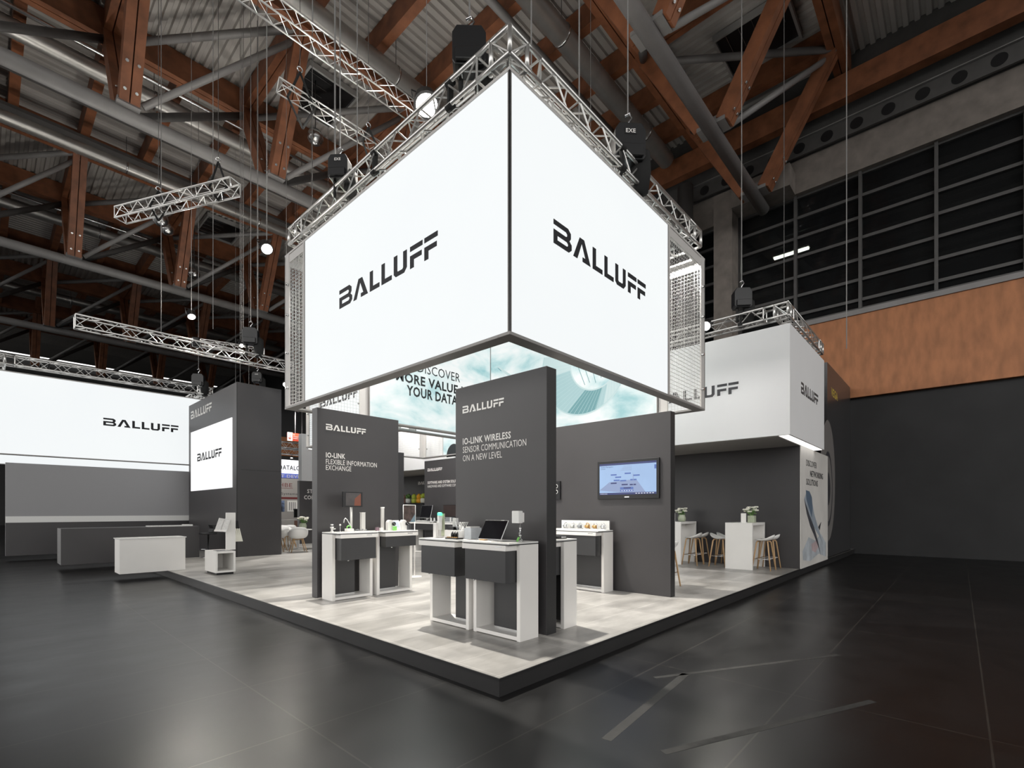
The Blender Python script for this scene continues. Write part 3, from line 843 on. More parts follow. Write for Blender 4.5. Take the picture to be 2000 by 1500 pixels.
hoist(8.65, 0.75, 6.0, -0.9, 'black chain hoist on the truss ring of the plain white fabric box', False, 1.0)
# black wraps on the truss
for (x, y, z, lab) in ((0.68, 1.45, 6.1, 'black webbing wrap on the left truss run near the top corner'), (2.92, 0.5, 6.1, 'black webbing wrap on the right truss run'), (0.68, 3.05, 6.1, 'black webbing wrap halfway along the left truss run'), (8.58, 0.75, 5.62, 'black webbing wrap on the right white box truss')):
    a = (0, 1) if x < 1 or x > 8 else (1, 0)
    mb = MB()
    for dz in (0, 0.27):
        mb.tube((x - a[0] * 0.05, y - a[1] * 0.05, z + dz), (x + a[0] * 0.05, y + a[1] * 0.05, z + dz), 0.045, 10)
    mb.beam((x, y, z), (x + 0.02, y + 0.02, z + 0.27), 0.07, 0.03); 
    tag(mb.build('webbing_wrap', M_blackcloth), lab, 'strap')

# spot lamps whose lenses are seen lit
def flood(loc, aim, power, label, size=0.09, color=(1.0, 0.95, 0.86), ang=2.0, hang=None, lens=None):
    t = thing('spot_lamp', label, 'spot lamp', loc)
    t.rotation_euler = (V(aim) - V(loc)).to_track_quat('-Z', 'Y').to_euler()
    bpy.context.view_layer.update()
    MB().lathe([(size * .7, 0.22), (size * 1.05, 0.16), (size * 1.1, 0.0), (size * 1.25, -0.03)], (0, 0, 0), 14).build('lamp_body', M_black, t)
    MB().lathe([(size, -0.031), (size, -0.036)], (0, 0, 0), 16).build('lens', lens or M_bloom, t)
    mb = MB(); mb.path([(-size * 1.3, 0, 0.05), (-size * 1.3, 0, 0.28), (size * 1.3, 0, 0.28), (size * 1.3, 0, 0.05)], 0.012, 6); mb.build('yoke', M_black, t)
    if hang is not None:
        inv = t.matrix_world.inverted()
        MB().tube(inv @ V(loc), inv @ V((loc[0], loc[1], hang)), 0.006, 5).build('hanger_wire', M_rope, t)
    d = bpy.data.lights.new('lamp_beam', 'SPOT'); d.energy = power; d.color = color; d.spot_size = ang; d.spot_blend = 0.7; d.shadow_soft_size = 0.10
    lo = bpy.data.objects.new('lamp_beam', d); COL.objects.link(lo); lo.parent = t; lo.location = (0, 0, -0.06)
    return t
flood((2.62, 4.43, 9.0), (1.3, 0.9, 0), 4600, 'bright spot lamp at the end of the upper truss, top of picture', 0.20, ang=1.5, hang=18)
flood((1.10, 7.95, 7.0), (1.0, 2.0, 0), 800, 'bright spot lamp glowing left of the big lightbox', 0.105, hang=18)
flood((1.06, 13.3, 7.0), (1.2, 9.0, 0), 800, 'bright spot lamp at the left edge above the white lattice truss', 0.09, hang=18)
flood((3.60, 13.0, 5.48), (0.4, 9.5, 0), 160, 'bright spot lamp beside the top right edge of the dark tower', 0.09, hang=18)
flood((8.40, 1.46, 5.73), (2.0, 0.5, 1.0), 350, 'bright spot lamp at the left end of the right white box truss', 0.10, ang=1.3)
flood((2.45, 13.5, 6.56), (0.5, 8.0, 0), 300, 'small spot lamp below the black hoist above the dark tower', 0.06, hang=18)
# work lights clipped inside the truss ring, aimed into the stand
for (x, y, ax, ay, az, p, lab) in ((1.2, 3.2, 1.2, 2.4, 0, 200, 'clip-on spot lamp inside the truss ring, left side'), (3.0, 5.4, 2.4, 3.2, 0, 900, 'clip-on spot lamp inside the truss ring, back side'),
                 (5.3, 3.2, 3.8, 2.0, 0, 420, 'clip-on spot lamp inside the truss ring, right side'), (3.1, 1.1, 3.9, 2.4, 0, 420, 'clip-on spot lamp inside the truss ring, front right run'),
                 (1.2, 5.2, 1.5, 4.3, 0, 300, 'clip-on spot lamp inside the truss ring, left back corner')):
    flood((x, y, 6.0), (ax, ay, az), p * 0.55, lab, 0.07, (1.0, 0.97, 0.93), 2.3, lens=M_lens)
for (x, y, ax, ay, az, p, lab) in ((5.2, 8.8, 7.3, 9.6, 1.0, 900, 'spot lamp inside the second truss ring'), (5.0, 14.8, 4.6, 14.9, 0, 1100, 'spot lamp above the round white tables'),
                 (7.0, 20.0, 7.6, 23.0, 1.5, 900, 'added spot lamp lightening the neighbouring booth, above the white reception counter in the gap'),  # lamp added to lighten the dark neighbouring booth
                 (5.25, 0.75, 8.6, 0.8, 4.3, 330, 'added spot lamp hidden in the truss, brightening the left face of the plain white fabric box'),  # lamp added to brighten the fabric, tucked into the truss ring
                 (8.2, 4.5, 9.4, 1.9, 0, 900, 'spot lamp over the white fabric box near the bar tables'), (8.0, 12.7, 9.6, 13.0, 1.5, 700, 'spot lamp beside the white fabric box farther back')):
    flood((x, y, 6.1), (ax, ay, az), p, lab, 0.07, (1.0, 0.97, 0.93), (1.7 if x == 5.0 else 2.2), lens=M_lens, hang=18 if x > 6 else None)
# uplights added to brighten the roof, in place of light bounced off the stands
for (x, y, z, p, lab) in ((1.6, 5.2, 6.45, 600, 'added uplight brightening the roof, on the nearest truss ring, left'), (5.2, 2.2, 6.45, 420, 'added uplight brightening the roof, on the nearest truss ring, right'),
                  (1.0, 12.6, 6.15, 650, 'added uplight brightening the roof, on the white lattice truss at left'), (4.4, 10.2, 6.45, 520, 'added uplight brightening the roof, on the second truss ring'), (-1.6, 19.4, 6.4, 700, 'added uplight brightening the roof, on the far left truss ring'),
                  (5.0, 22.0, 6.4, 700, 'added uplight brightening the roof deep in the hall'), (10.0, 18.0, 6.0, 400, 'added uplight brightening the roof, on the right truss ring')):
    flood((x, y, z), (x + 0.3, y + 0.6, 18), p, lab, 0.09, (1.0, 0.95, 0.88), 2.6, lens=M_lens, hang=18.4 if 'deep' in lab else None)
wire(2.45, 13.36, 6.5, 'thin wire holding the short lattice truss above the dark tower', M_rope, 0.009)
wire(0.6, 4.75, 9.1, 'thin wire holding the upper lattice truss that ends at the lamp', M_rope, 0.009)

# ================================================================== DARK DISPLAY WALLS
WL = M_whitevinyl
w1 = tag(MB().box(1.396, 0.599, 0, 1.576, 2.185, 3.09).build('display_wall', M_wall, bevel=0.003), 'tall dark display wall nearest the stand corner, two white counters in front', 'display wall')
MB().box(1.399, 0.5965, 0.002, 1.573, 0.599, 3.087).build('end_cap', M_fascia, w1)
logo((1.395, 2.037, 2.735), (0, -1, 0), 0.765, 0.096, WL, w1)
text('IO-LINK WIRELESS', (1.396, 2.036, 2.318), (0, -1, 0), 0.086, WL, w1, width=0.88, bold=0.022)
text('SENSOR COMMUNICATION', (1.396, 2.036, 2.205), (0, -1, 0), 0.086, WL, w1, width=1.13)
text('ON A NEW LEVEL', (1.396, 2.036, 2.092), (0, -1, 0), 0.086, WL, w1, width=0.73)
w2 = tag(MB().box(0.722, 4.845, 0, 2.285, 5.03, 3.12).build('display_wall', M_wall, bevel=0.003), 'dark display wall at left with a small monitor on a pole before it', 'display wall')
logo((0.87, 4.844, 2.773), (1, 0, 0), 0.735, 0.098, WL, w2)
text('IO-LINK', (0.87, 4.845, 2.315), (1, 0, 0), 0.086, WL, w2, width=0.345, bold=0.022)
text('FLEXIBLE INFORMATION', (0.87, 4.845, 2.207), (1, 0, 0), 0.086, WL, w2, width=0.955)
text('EXCHANGE', (0.87, 4.845, 2.108), (1, 0, 0), 0.086, WL, w2, width=0.455)
w3 = tag(MB().box(4.703, 0.628, 0, 4.866, 3.25, 3.08).build('display_wall', M_wall, bevel=0.003), 'dark display wall at right with the large wall screen', 'display wall')
MB().box(4.706, 0.6255, 0.002, 4.863, 0.628, 3.077).build('end_cap', M_fascia, w3)
w4 = tag(MB().box(3.6, 8.93, 0, 5.25, 9.11, 3.10).build('display_wall', M_wall, bevel=0.003), 'dark display wall half hidden behind the left display wall', 'display wall')
w5 = tag(MB().box(7.55, 7.6, 0, 7.73, 11.0, 3.17).build('display_wall', M_wall, bevel=0.003), 'dark display wall at the back about software and system solutions', 'display wall')
logo((7.549, 10.82, 2.80), (0, -1, 0), 0.80, 0.10, WL, w5)
text('SOFTWARE AND SYSTEM SOLUTIONS', (7.55, 10.82, 2.365), (0, -1, 0), 0.09, WL, w5, width=1.80, bold=0.02)
text('HARDWARE AND SOFTWARE COMBINED', (7.55, 10.82, 2.235), (0, -1, 0), 0.09, WL, w5, width=1.80)
# tall dark tower with a white screen
tw = tag(MB().box(2.31, 13.5, 0, 3.65, 18.65, 5.40).build('tower', M_wall, bevel=0.004), 'tall dark tower block at far left with a glowing white screen', 'tower')
MB().box(2.305, 13.499, 0, 2.325, 13.512, 5.40).build('corner_joint', M_black, tw)
MB().box(2.42, 13.4985, 2.70, 3.65, 13.50, 2.712).build('panel_joint', M_black, tw)
MB().box(2.285, 13.88, 2.16, 2.309, 18.3, 4.35).build('lit_screen', M_lit2, tw)
logo((2.284, 17.47, 3.21), (0, -1, 0), 2.65, 0.275, M_ink, tw)
logo((2.309, 18.37, 4.85), (0, -1, 0), 2.45, 0.29, WL, tw)

# long white fabric box with dark back wall under it
fb = tag(MB().box(8.567, -0.242, 3.045, 12.1, 21.0, 5.40).build('fabric_box', M_fabric), 'plain white fabric box with black lettering hanging at right over the dark back wall', 'fabric box')
logo((8.566, 2.80, 4.09), (0, -1, 0), 2.01, 0.26, M_ink2, fb)
logo((9.55, -0.243, 4.09), (1, 0, 0), 1.78, 0.26, M_ink2, fb)
MB().box(8.64, -0.20, 3.035, 12.05, -0.02, 3.043).build('light_strip', mat('soffit_light', (1.0, 0.97, 0.93), 0.5, emit=1.6), fb)
MB().box(8.62, 0.0, 3.03, 10.6, 20.9, 3.044).build('soffit', mat('grey_soffit', (0.30, 0.285, 0.27), 0.7), fb)
bw = tag(MB().box(10.60, 0.0, 0, 13.9, 21.0, 3.03).build('back_wall', M_wall), 'long dark back wall behind the bar tables with a printed poster end', 'partition wall')
logo((10.599, 15.50, 2.63), (0, -1, 0), 1.1, 0.13, WL, bw)
ps = MB().box(10.585, -0.02, 0, 13.88, 0.0, 3.03).build('poster', mat('poster_print', (0.66, 0.64, 0.61), 0.6, vary=0.10, scale=0.9), bw)
py = -0.0215
def pp(poly, m, dy=0.0, part='poster_print'):
    mb = MB(); mb.prism([(a, b) for a, b in poly], (0, py - dy, 0), (1, 0, 0), (0, 0, 1), 0.001); return mb.build(part, m, ps, smooth=False)
text('DISCOVER', (11.15, py - 0.001, 2.575), (1, 0, 0), 0.165, M_ink2, ps, width=1.20)
text('NETWORKING', (11.58, py - 0.001, 2.32), (1, 0, 0), 0.165, M_ink2, ps, width=1.60, bold=0.012)
text('SOLUTIONS', (11.15, py - 0.001, 2.09), (1, 0, 0), 0.165, M_ink2, ps, width=1.35, bold=0.012)
M_cl = mat('poster_cloud', (0.46, 0.50, 0.54), 0.6, vary=0.3, scale=2.0); M_cp = mat('poster_blush', (0.52, 0.40, 0.41), 0.6, vary=0.2, scale=2)
M_hd = mat('poster_dark_hull', (0.06, 0.062, 0.075), 0.5); M_hl = mat('poster_blue_hull', (0.33, 0.38, 0.44), 0.5, vary=0.15, scale=3); M_hg = mat('poster_glass', (0.12, 0.17, 0.24), 0.4)
pp([(10.75, 0.42), (11.4, 0.75), (12.2, 0.62), (12.9, 0.78), (13.6, 0.5), (13.6, 0.1), (12.6, 0.25), (11.6, 0.12), (10.8, 0.2)], M_cl)
pp([(11.7, 0.55), (12.3, 0.62), (12.6, 0.45), (12.2, 0.30), (11.8, 0.38)], M_cp, 0.0004)
pp([(10.92, 1.72), (11.15, 1.90), (11.75, 1.75), (12.05, 1.35), (12.5, 1.0), (12.9, 0.72), (13.2, 0.45), (12.7, 0.72), (12.2, 0.92), (11.7, 1.15)], M_hl, 0.0008)
pp([(10.92, 1.72), (11.2, 1.35), (11.6, 1.02), (12.0, 0.80), (12.55, 0.45), (12.9, 0.18), (12.5, 0.62), (12.0, 1.02), (11.5, 1.32), (11.1, 1.60)], M_hd, 0.0012)
pp([(11.1, 1.95), (11.5, 1.93), (11.78, 1.78), (11.85, 1.5), (11.75, 1.25), (11.5, 1.45), (11.15, 1.72)], M_hg, 0.0014)
pp([(12.55, 0.98), (12.95, 1.12), (12.75, 0.88)], M_ink2, 0.0010)

# black neighbouring booth at the right edge
vg = tag(MB().box(14.4, 0.08, FZ, 18.6, 0.3, 5.95).build('booth_wall', M_drawer), 'black booth wall with pale ring print at the right edge', 'booth wall')
text('VEGA', (15.0, 0.079, 5.05), (1, 0, 0), 0.26, M_yellow, vg, width=1.1, bold=0.02)
M_rg = mat('ring_print_grey', (0.17, 0.16, 0.155), 0.5); M_rd = mat('ring_print_dark', (0.03, 0.03, 0.036), 0.5)
def ring_xz(cx, cz, rx0, rz0, rx1, rz1, m, dy, a0=0, a1=2 * PI, n=36):
    mb = MB()
    for i in range(n):
        t0, t1 = a0 + (a1 - a0) * i / n, a0 + (a1 - a0) * (i + 1) / n
        k = len(mb.v); y = 0.079 - dy
        mb.v += [(cx + rx0 * math.cos(t0), y, cz + rz0 * math.sin(t0)), (cx + rx1 * math.cos(t0), y, cz + rz1 * math.sin(t0)), (cx + rx1 * math.cos(t1), y, cz + rz1 * math.sin(t1)), (cx + rx0 * math.cos(t1), y, cz + rz0 * math.sin(t1))]
        mb.f.append((k, k + 1, k + 2, k + 3)); mb.sm.append(False)
    mb.build('ring_print', m, vg)
ring_xz(14.5, 2.35, 0.0, 0.0, 1.15, 1.85, M_rg, 0.001); ring_xz(14.5, 2.1, 0.0, 0.0, 0.72, 1.15, M_rd, 0.002); ring_xz(14.5, 2.1, 0.35, 0.5, 0.62, 1.0, M_rg, 0.003)
MB().box(14.4, 0.04, FZ, 18.6, 0.08, 0.0).build('plinth', M_black, vg)

# ================================================================== COUNTERS
def counter(name, label, loc, rz, W, D, drawer, channel, H=1.055, tray=0.18, ch=0.30):
    """white loop frame, projecting tray and dark drawer box; front looks along local -y, x runs left to right"""
    t = thing(name, label, 'counter', loc, rz, None)
    th = 0.05
    mb = MB().box(0, 0, 0, th, D, H).box(W - th, 0, 0, W, D, H); mb.box(th, 0, 0.008, W - th, D, 0.05)
    mb.build('loop_frame', M_white, t, bevel=0.002)
    g = 0.012
    ty = MB().box(0.0 if channel == 'right' else th, -tray, H - 0.06, W - th if channel == 'right' else W, 0.03, H).build('tray', M_white, t, bevel=0.002)
    MB().box(th, 0.03, H - 0.06, W - th, D, H - 0.002).build('top_box', M_white, t)
    MB().box(0.01, -tray + 0.012, H, W - 0.01, D - 0.005, H + g).build('shadow_gap', M_black, t)
    MB().box(0.0, -tray + 0.0, H + g, W, D, H + g + 0.016).build('top_plate', M_whitegloss, t, bevel=0.002)
    dr = MB().box(0.04 if channel == 'right' else th + 0.01, -tray + 0.01, H - 0.062 - drawer, W - th - 0.01 if channel == 'right' else W - 0.04, D - 0.05, H - 0.062).build('drawer', M_drawer, t, bevel=0.002)
    a, b = (W * ch, W - th) if channel == 'right' else (th, W * (1 - ch))
    MB().box(a, D - 0.14, 0.05, b, D - 0.10, H - 0.1).build('back_panel', M_drawer, t)
    MB().box(a, D - 0.142, 0.05, b, D - 0.139, 0.066).build('kick_strip', M_silver, t)
    bx = W * 0.28 if channel == 'left' else W * 0.2
    mb = MB(); mb.lathe([(0.012, -0.018), (0.012, 0.0)], (bx, -tray + 0.05, H - 0.062 - drawer), 10); mb.build('lock_button', M_silver, dr)
    x = W - th - 0.16 if channel == 'right' else W - 0.22
    MB().box(x, -tray - 0.001, H - 0.025, x + 0.10, -tray, H - 0.012).build('nameplate', M_silver, ty)
    return t
RA = -PI / 2
counter('display_counter', 'front white display counter at the nearest wall, laptop on top', (0.975, 1.375, 0), RA, 0.745, 0.31, 0.345, 'right', ch=0.24)
counter('display_counter', 'white display counter left of the laptop counter, small machine models on top', (0.968, 2.195, 0), RA, 0.745, 0.31, 0.345, 'right', ch=0.42)
counter('display_counter', 'white display counter on the hidden back side of the nearest wall', (1.770, 1.375, 0), RA, 0.745, 0.265, 0.34, 'right')
counter('display_counter', 'white display counter at left under the pole monitor', (0.750, 4.392, 0), 0, 0.715, 0.345, 0.345, 'left')
counter('display_counter', 'white display counter with a shallow drawer and tablet at the left wall', (1.540, 4.375, 0), 0, 0.715, 0.345, 0.175, 'left')
counter('display_counter', 'wide white display counter with a backsplash under the wall screen', (4.330, 2.97, 0), RA, 1.30, 0.305, 0.345, 'right')
counter('display_counter', 'wide white display counter at the back with the large computer', (7.15, 11.04, 0), RA, 1.30, 0.33, 0.2, 'right')
counter('display_counter', 'white display counter at the back carrying the grey crate', (7.15, 9.6, 0), RA, 1.30, 0.33, 0.2, 'right')
HT = 1.0835                                     # top of a counter plate

# ---- on the front counter
t = thing('laptop', 'black tilted tablet computer with silver edge on the front counter', 'laptop', (0.98, 1.05, HT), 0)
d = V((0.115, 0.0, 0.20)).normalized(); nn = V((-d.z, 0, d.x))
P0 = V((-0.06, 0, 0.018)); hw = 0.185; L_ = 0.25
mb = MB(); mb.beam(P0, P0 + d * L_, 2 * hw, 0.012, (0, 1, 0)); lid = mb.build('lid', M_silver, t, bevel=0.003)
mb = MB(); mb.beam(P0 + d * 0.008 + nn * 0.0065, P0 + d * (L_ - 0.008) + nn * 0.0065, 2 * hw - 0.016, 0.002, (0, 1, 0)); mb.build('screen', M_screen, lid)
MB().box(-0.13, -0.10, 0, 0.05, 0.14, 0.010).build('stand_base', M_white, t, bevel=0.003)
mb = MB(); mb.beam((0.05, 0, 0.005), P0 + d * 0.15, 0.05, 0.01, (0, 1, 0)); mb.build('stand_leg', M_white, t)
MB().box(-0.12, 0.02, 0.010, -0.07, 0.10, 0.022).build('clip', M_brass, t)
t = thing('antenna_unit', 'white antenna box on a slim steel pole on the front counter', 'antenna', (1.135, 0.78, HT))
MB().box(-0.075, -0.05, 0.205, 0.0, 0.055, 0.345).build('antenna_case', M_whitegloss, t, bevel=0.008)
MB().box(0.0, -0.045, 0.215, 0.03, 0.03, 0.325).build('mount_plate', M_white, t, bevel=0.004)
mb = MB().tube((0.01, 0, 0.02), (0.01, 0, 0.22), 0.009, 10); mb.build('pole', M_chrome, t)
MB().tube((0.01, 0, 0.13), (0.01, 0, 0.16), 0.016, 8).build('clamp', M_silver, t); MB().tube((-0.015, 0, 0.09), (0.01, 0, 0.09), 0.012, 8).build('side_knob', M_silver, t); MB().tube((0.01, 0, 0.06), (0.01, 0, 0.075), 0.018, 8).build('clamp', M_silver, t)
mb = MB()
for a in (0, 2.1, 4.2): mb.tube((0.01, 0, 0.035), (0.01 + 0.05 * math.cos(a), 0.05 * math.sin(a), 0.0), 0.007, 6)
mb.build('foot', M_silver, t)
MB().tube((-0.03, 0.012, 0.0), (-0.005, 0.008, 0.045), 0.012, 8).build('cable_plug', M_green, t)

# ---- on the second counter
t = thing('signal_tower', 'white signal tower with green lit cap on the left front counter', 'signal light', (1.02, 2.06, HT))
MB().lathe([(0.05, 0), (0.05, 0.015), (0.022, 0.02), (0.022, 0.10)], (0, 0, 0), 14).build('base', M_white, t)
MB().lathe([(0.030, 0.10), (0.030, 0.285)], (0, 0, 0), 16).build('column', M_whitegloss, t)
MB().lathe([(0.031, 0.285), (0.031, 0.315), (0.02, 0.325)], (0, 0, 0), 16).build('green_cap', mat('green_signal_glow', (0.10, 0.9, 0.42), 0.4, emit=1.5), t)
MB().box(0.04, -0.03, 0.02, 0.06, 0.02, 0.31).build('clear_strip', M_vase, t)
MB().box(-0.07, -0.01, 0, -0.03, 0.05, 0.19).build('side_box', M_white, t, bevel=0.003)
t = thing('machine_model', 'white box with dark wired machine model on top, left front counter', 'machine model', (1.16, 1.86, HT))
MB().box(-0.12, -0.20, 0, 0.10, 0.13, 0.10).build('white_base', M_white, t, bevel=0.004)
MB().box(-0.10, -0.02, 0.10, 0.06, 0.10, 0.14).build('dark_tray', M_black, t)
mb = MB()
for i in range(9): mb.tube((-0.09 + 0.015 * i, -0.10 + 0.02 * (i % 3), 0.10), (-0.09 + 0.015 * i, -0.06 + 0.02 * (i % 4), 0.16 + 0.02 * (i % 3)), 0.012, 6)
mb.build('valve_bank', M_grey, t)
mb = MB()
for i in range(5): mb.path([(-0.08 + i * .03, -0.1, 0.14), (-0.06 + i * .03, -0.12, 0.20), (-0.03 + i * .03, -0.05, 0.18), (0 + i * .03, 0.04, 0.15)], 0.005, 5)
mb.build('hose', M_whitegloss, t)
MB().box(-0.02, 0.03, 0.14, 0.03, 0.09, 0.25).build('controller', M_whitegloss, t, bevel=0.003)
mb = MB().lathe([(0.028, 0), (0.028, 0.02), (0.012, 0.02), (0.012, 0.05)], (-0.06, -0.16, 0.10), 12).lathe([(0.02, 0), (0.02, 0.07)], (-0.06, -0.11, 0.10), 10); mb.build('sensor', M_whitegloss, t)
t = thing('acrylic_panel', 'clear upright acrylic panel right of the machine model', 'panel', (1.16, 1.56, HT))
MB().box(-0.10, -0.05, 0, 0.08, 0.075, 0.135).build('cover', mat('milky_acrylic', (0.62, 0.65, 0.68), 0.15, vary=0.06, scale=10), t, bevel=0.003)
MB().box(-0.09, -0.03, 0.135, 0.07, 0.06, 0.15).build('lid', M_whitegloss, t, bevel=0.003)
t = thing('cable_rack', 'small black rack of sensors and cables lying on the left front counter', 'rack', (0.93, 1.66, HT))
MB().box(-0.06, -0.10, 0, 0.05, 0.11, 0.018).build('base_plate', M_black, t)
mb = MB()
for i in range(3): mb.path([(0, -0.05 + i * .045, 0.01), (0.0, -0.055 + i * .045, 0.06), (0.01, -0.04 + i * .045, 0.085), (0.01, -0.02 + i * .045, 0.06), (0.01, -0.02 + i * .045, 0.01)], 0.009, 6)
mb.build('cable_loop', M_black, t)
mb = MB()
for i in range(6): mb.box(-0.05, -0.09 + i * .033, 0.018, -0.03, -0.07 + i * .033, 0.028)
mb.build('connector', M_brass, t)

# ---- on the counter behind the nearest wall
t = thing('reader_unit', 'flat dark reader unit on the counter behind the nearest wall', 'reader', (1.88, 0.80, HT))
MB().box(-0.10, -0.08, 0, 0.08, 0.10, 0.035).build('case', M_black, t, bevel=0.006)
MB().box(-0.05, -0.085, 0.01, 0.05, -0.08, 0.03).build('port_strip', M_silver, t)
mb = MB().path([(-0.06, 0.05, 0.03), (-0.08, 0.06, 0.12), (-0.05, 0.09, 0.18), (-0.02, 0.1, 0.10), (-0.03, 0.12, 0.03)], 0.008, 6); mb.build('cable', M_whitegloss, t)

# ---- backsplash counter under the screen
t = thing('sensor_backsplash', 'white upright backsplash with a shelf behind the sensor samples', 'display board', (4.55, 2.25, HT))
MB().box(0.03, -0.535, 0, 0.055, 0.52, 0.165).build('board', M_whitegloss, t, bevel=0.002)
MB().box(-0.10, -0.55, 0, 0.03, 0.55, 0.012).build('shelf', M_whitegloss, t)
SENS = [(1.86, 'silver', 'leftmost'), ]
names = ['clear sensor sample, first from the right on the white backsplash', 'brown and silver sensor sample, second from the right on the backsplash', 'sensor sample with a brass coil, third from the right on the backsplash',
         'grey sensor sample, fourth from the right on the backsplash', 'pale sensor sample, fifth from the right on the backsplash', 'looped cable sensor at the left end of the backsplash']
for i, lab in enumerate(names):
    y = 1.80 + 0.165 * i
    t = thing('sensor_sample', lab, 'sensor', (4.51, y, HT + 0.012), 0, 'sensor samples on the backsplash')
    m1 = [M_silver, M_brass, M_brass, M_grey, M_plate, M_silver][i]
    mb = MB().tube((0, -0.03, 0.04), (0, 0.03, 0.045), 0.034, 12).tube((0, 0.03, 0.045), (0, 0.055, 0.05), 0.022, 10); mb.build('sensor_body', m1, t)
    mb = MB().path([(0, 0.02, 0.06), (0.01, 0.03, 0.105), (0.0, -0.01, 0.11), (0, -0.045, 0.07), (0, -0.05, 0.0)], 0.009, 6); mb.build('cable', M_chrome if i != 2 else M_brass, t)
    MB().box(-0.03, -0.05, 0, 0.03, 0.05, 0.012).build('sample_foot', M_silver, t)
# wall screen
t = thing('wall_screen', 'large black-framed wall screen with a blue diagram on the right display wall', 'screen', (4.703, 1.415, 1.64))
MB().box(-0.035, -0.60, 0, 0, 0.60, 0.685).build('bezel', M_black, t, bevel=0.004)
sx = -0.036
dsp = MB().box(sx - 0.001, -0.555, 0.075, sx, 0.555, 0.635).build('display', mat('screen_pale_blue', (0.42, 0.62, 0.95), 0.3, emit=0.80, vary=0.08, base=(0.02, 0.02, 0.03), scale=1.5), t)
def scr(y0, z0, y1, z1, m, lift=0.002, part='screen_graphic'): return MB().box(sx - lift - 0.0006, y0, z0, sx - lift, y1, z1).build(part, m, dsp)
M_sd = mat('screen_navy', (0.045, 0.065, 0.24), 0.3, emit=0.6, base=(.01, .01, .02)); M_sb = mat('screen_mid_blue', (0.12, 0.22, 0.62), 0.3, emit=0.7, base=(.01, .01, .02)); M_sp = mat('screen_grey_blue', (0.36, 0.46, 0.72), 0.3, emit=0.75, base=(.01, .01, .02)); M_sw = mat('screen_white', (0.9, 0.93, 1.0), 0.3, emit=0.9, base=(.01, .01, .02))
scr(-0.555, 0.60, 0.555, 0.635, M_sd); scr(-0.555, 0.075, 0.555, 0.110, M_sd)
mb = MB(); mb.prism([(-0.555, 0.16), (-0.35, 0.30), (0.18, 0.34), (0.36, 0.11), (-0.1, 0.11)], (sx - 0.0015, 0, 0), (0, -1, 0), (0, 0, 1), 0.0004); mb.build('screen_graphic', M_sp, dsp)
for (y, z) in ((0.26, .43), (0.17, .385), (0.20, .33), (0.26, .28), (0.07, .32), (-0.02, .445), (-0.19, .405), (-0.13, .33), (0.04, .25), (-0.12, .245)):
    scr(y - 0.06, z - 0.012, y + 0.06, z + 0.012, M_sb if z > 0.3 else M_sd)
scr(-0.13, 0.13, 0.13, 0.155, M_sb); scr(-0.13, 0.165, 0.13, 0.205, M_sb); scr(-0.08, 0.18, 0.06, 0.20, M_sd, 0.003)
for i in range(5): scr(-0.11 + i * .048, 0.137, -0.09 + i * .048, 0.149, M_sw, 0.003)
scr(-0.13, 0.20, -0.12, 0.43, M_sp, 0.003); scr(-0.555, 0.50, -0.52, 0.57, M_sb); 
for i in range(4): scr(-0.10, 0.50 + i * 0.024, 0.12 - 0.02 * i, 0.506 + i * 0.024, M_sp, 0.003)
text('System Navigation\nScreen', (sx - 0.003, 0.52, 0.565), (0, -1, 0), 0.022, M_sd, dsp, width=0.25, part='screen_text')
MB().box(sx - 0.002, -0.045, 0.022, sx, 0.045, 0.040).build('maker_plate', M_silver, t)
mb = MB()
for i in range(5): mb.box(sx - 0.0035, 0.53 - i * .03, 0.086, sx - 0.003, 0.515 - i * .03, 0.098)
for i in range(7): mb.box(sx - 0.0035, -0.17 - i * .052, 0.086, sx - 0.003, -0.20 - i * .052, 0.098)
mb.build('taskbar_icon', M_sw, dsp)
t = thing('access_panel', 'black control panel with two white rings at the left end of the right display wall', 'control panel', (4.703, 3.02, 1.65))
MB().box(-0.03, -0.14, 0, 0, 0.14, 0.36).build('case', M_black, t)
mb = MB()
for z in (0.26, 0.15): mb.path([(-0.032, -0.05 + 0.035 * math.cos(a), z + 0.035 * math.sin(a)) for a in [i * PI / 6 for i in range(13)]], 0.006, 6)
mb.build('ring_mark', M_whitegloss, t)

# ---- left wall counters
t = thing('pole_monitor', 'small black monitor on a white pole with an orange screen corner, left wall', 'monitor', (1.19, 4.60, HT))
MB().tube((0, 0, 0), (0, 0, 0.43), 0.020, 12).build('pole', M_white, t)
MB().lathe([(0.06, 0), (0.06, 0.012), (0.02, 0.02)], (0, 0, 0), 16).build('base', M_white, t)
MB().box(-0.175, -0.06, 0.405, 0.175, -0.02, 0.66).build('bezel', M_black, t, bevel=0.004)
MB().box(-0.13, -0.062, 0.43, 0.14, -0.0605, 0.64).build('display', mat('monitor_grey_glow', (0.10, 0.085, 0.08), 0.2, emit=0.5, base=(.01,.01,.01), vary=0.25, scale=6), t)
mb = MB(); mb.prism([(0.02, 0.43), (0.14, 0.43), (0.14, 0.635), (0.03, 0.55)], (0, -0.0625, 0), (1, 0, 0), (0, 0, 1), 0.0008); mb.build('screen_graphic', mat('monitor_orange_glow', (0.20, 0.055, 0.025), 0.2, emit=0.9, base=(.01,.005,.005)), t)
t = thing('gooseneck_lamp', 'white gooseneck sensor arm with dark tip in front of the pole monitor', 'sensor arm', (1.13, 4.48, HT))
mb = MB().path([(0.02, 0, 0), (-0.02, 0, 0.10), (-0.08, 0, 0.20), (-0.11, 0, 0.225), (-0.13, 0, 0.20), (-0.14, 0, 0.14)], 0.008, 8); mb.build('arm', M_whitegloss, t)
MB().tube((-0.14, 0, 0.15), (-0.145, 0, 0.08), 0.013, 8).build('tip', M_black, t)
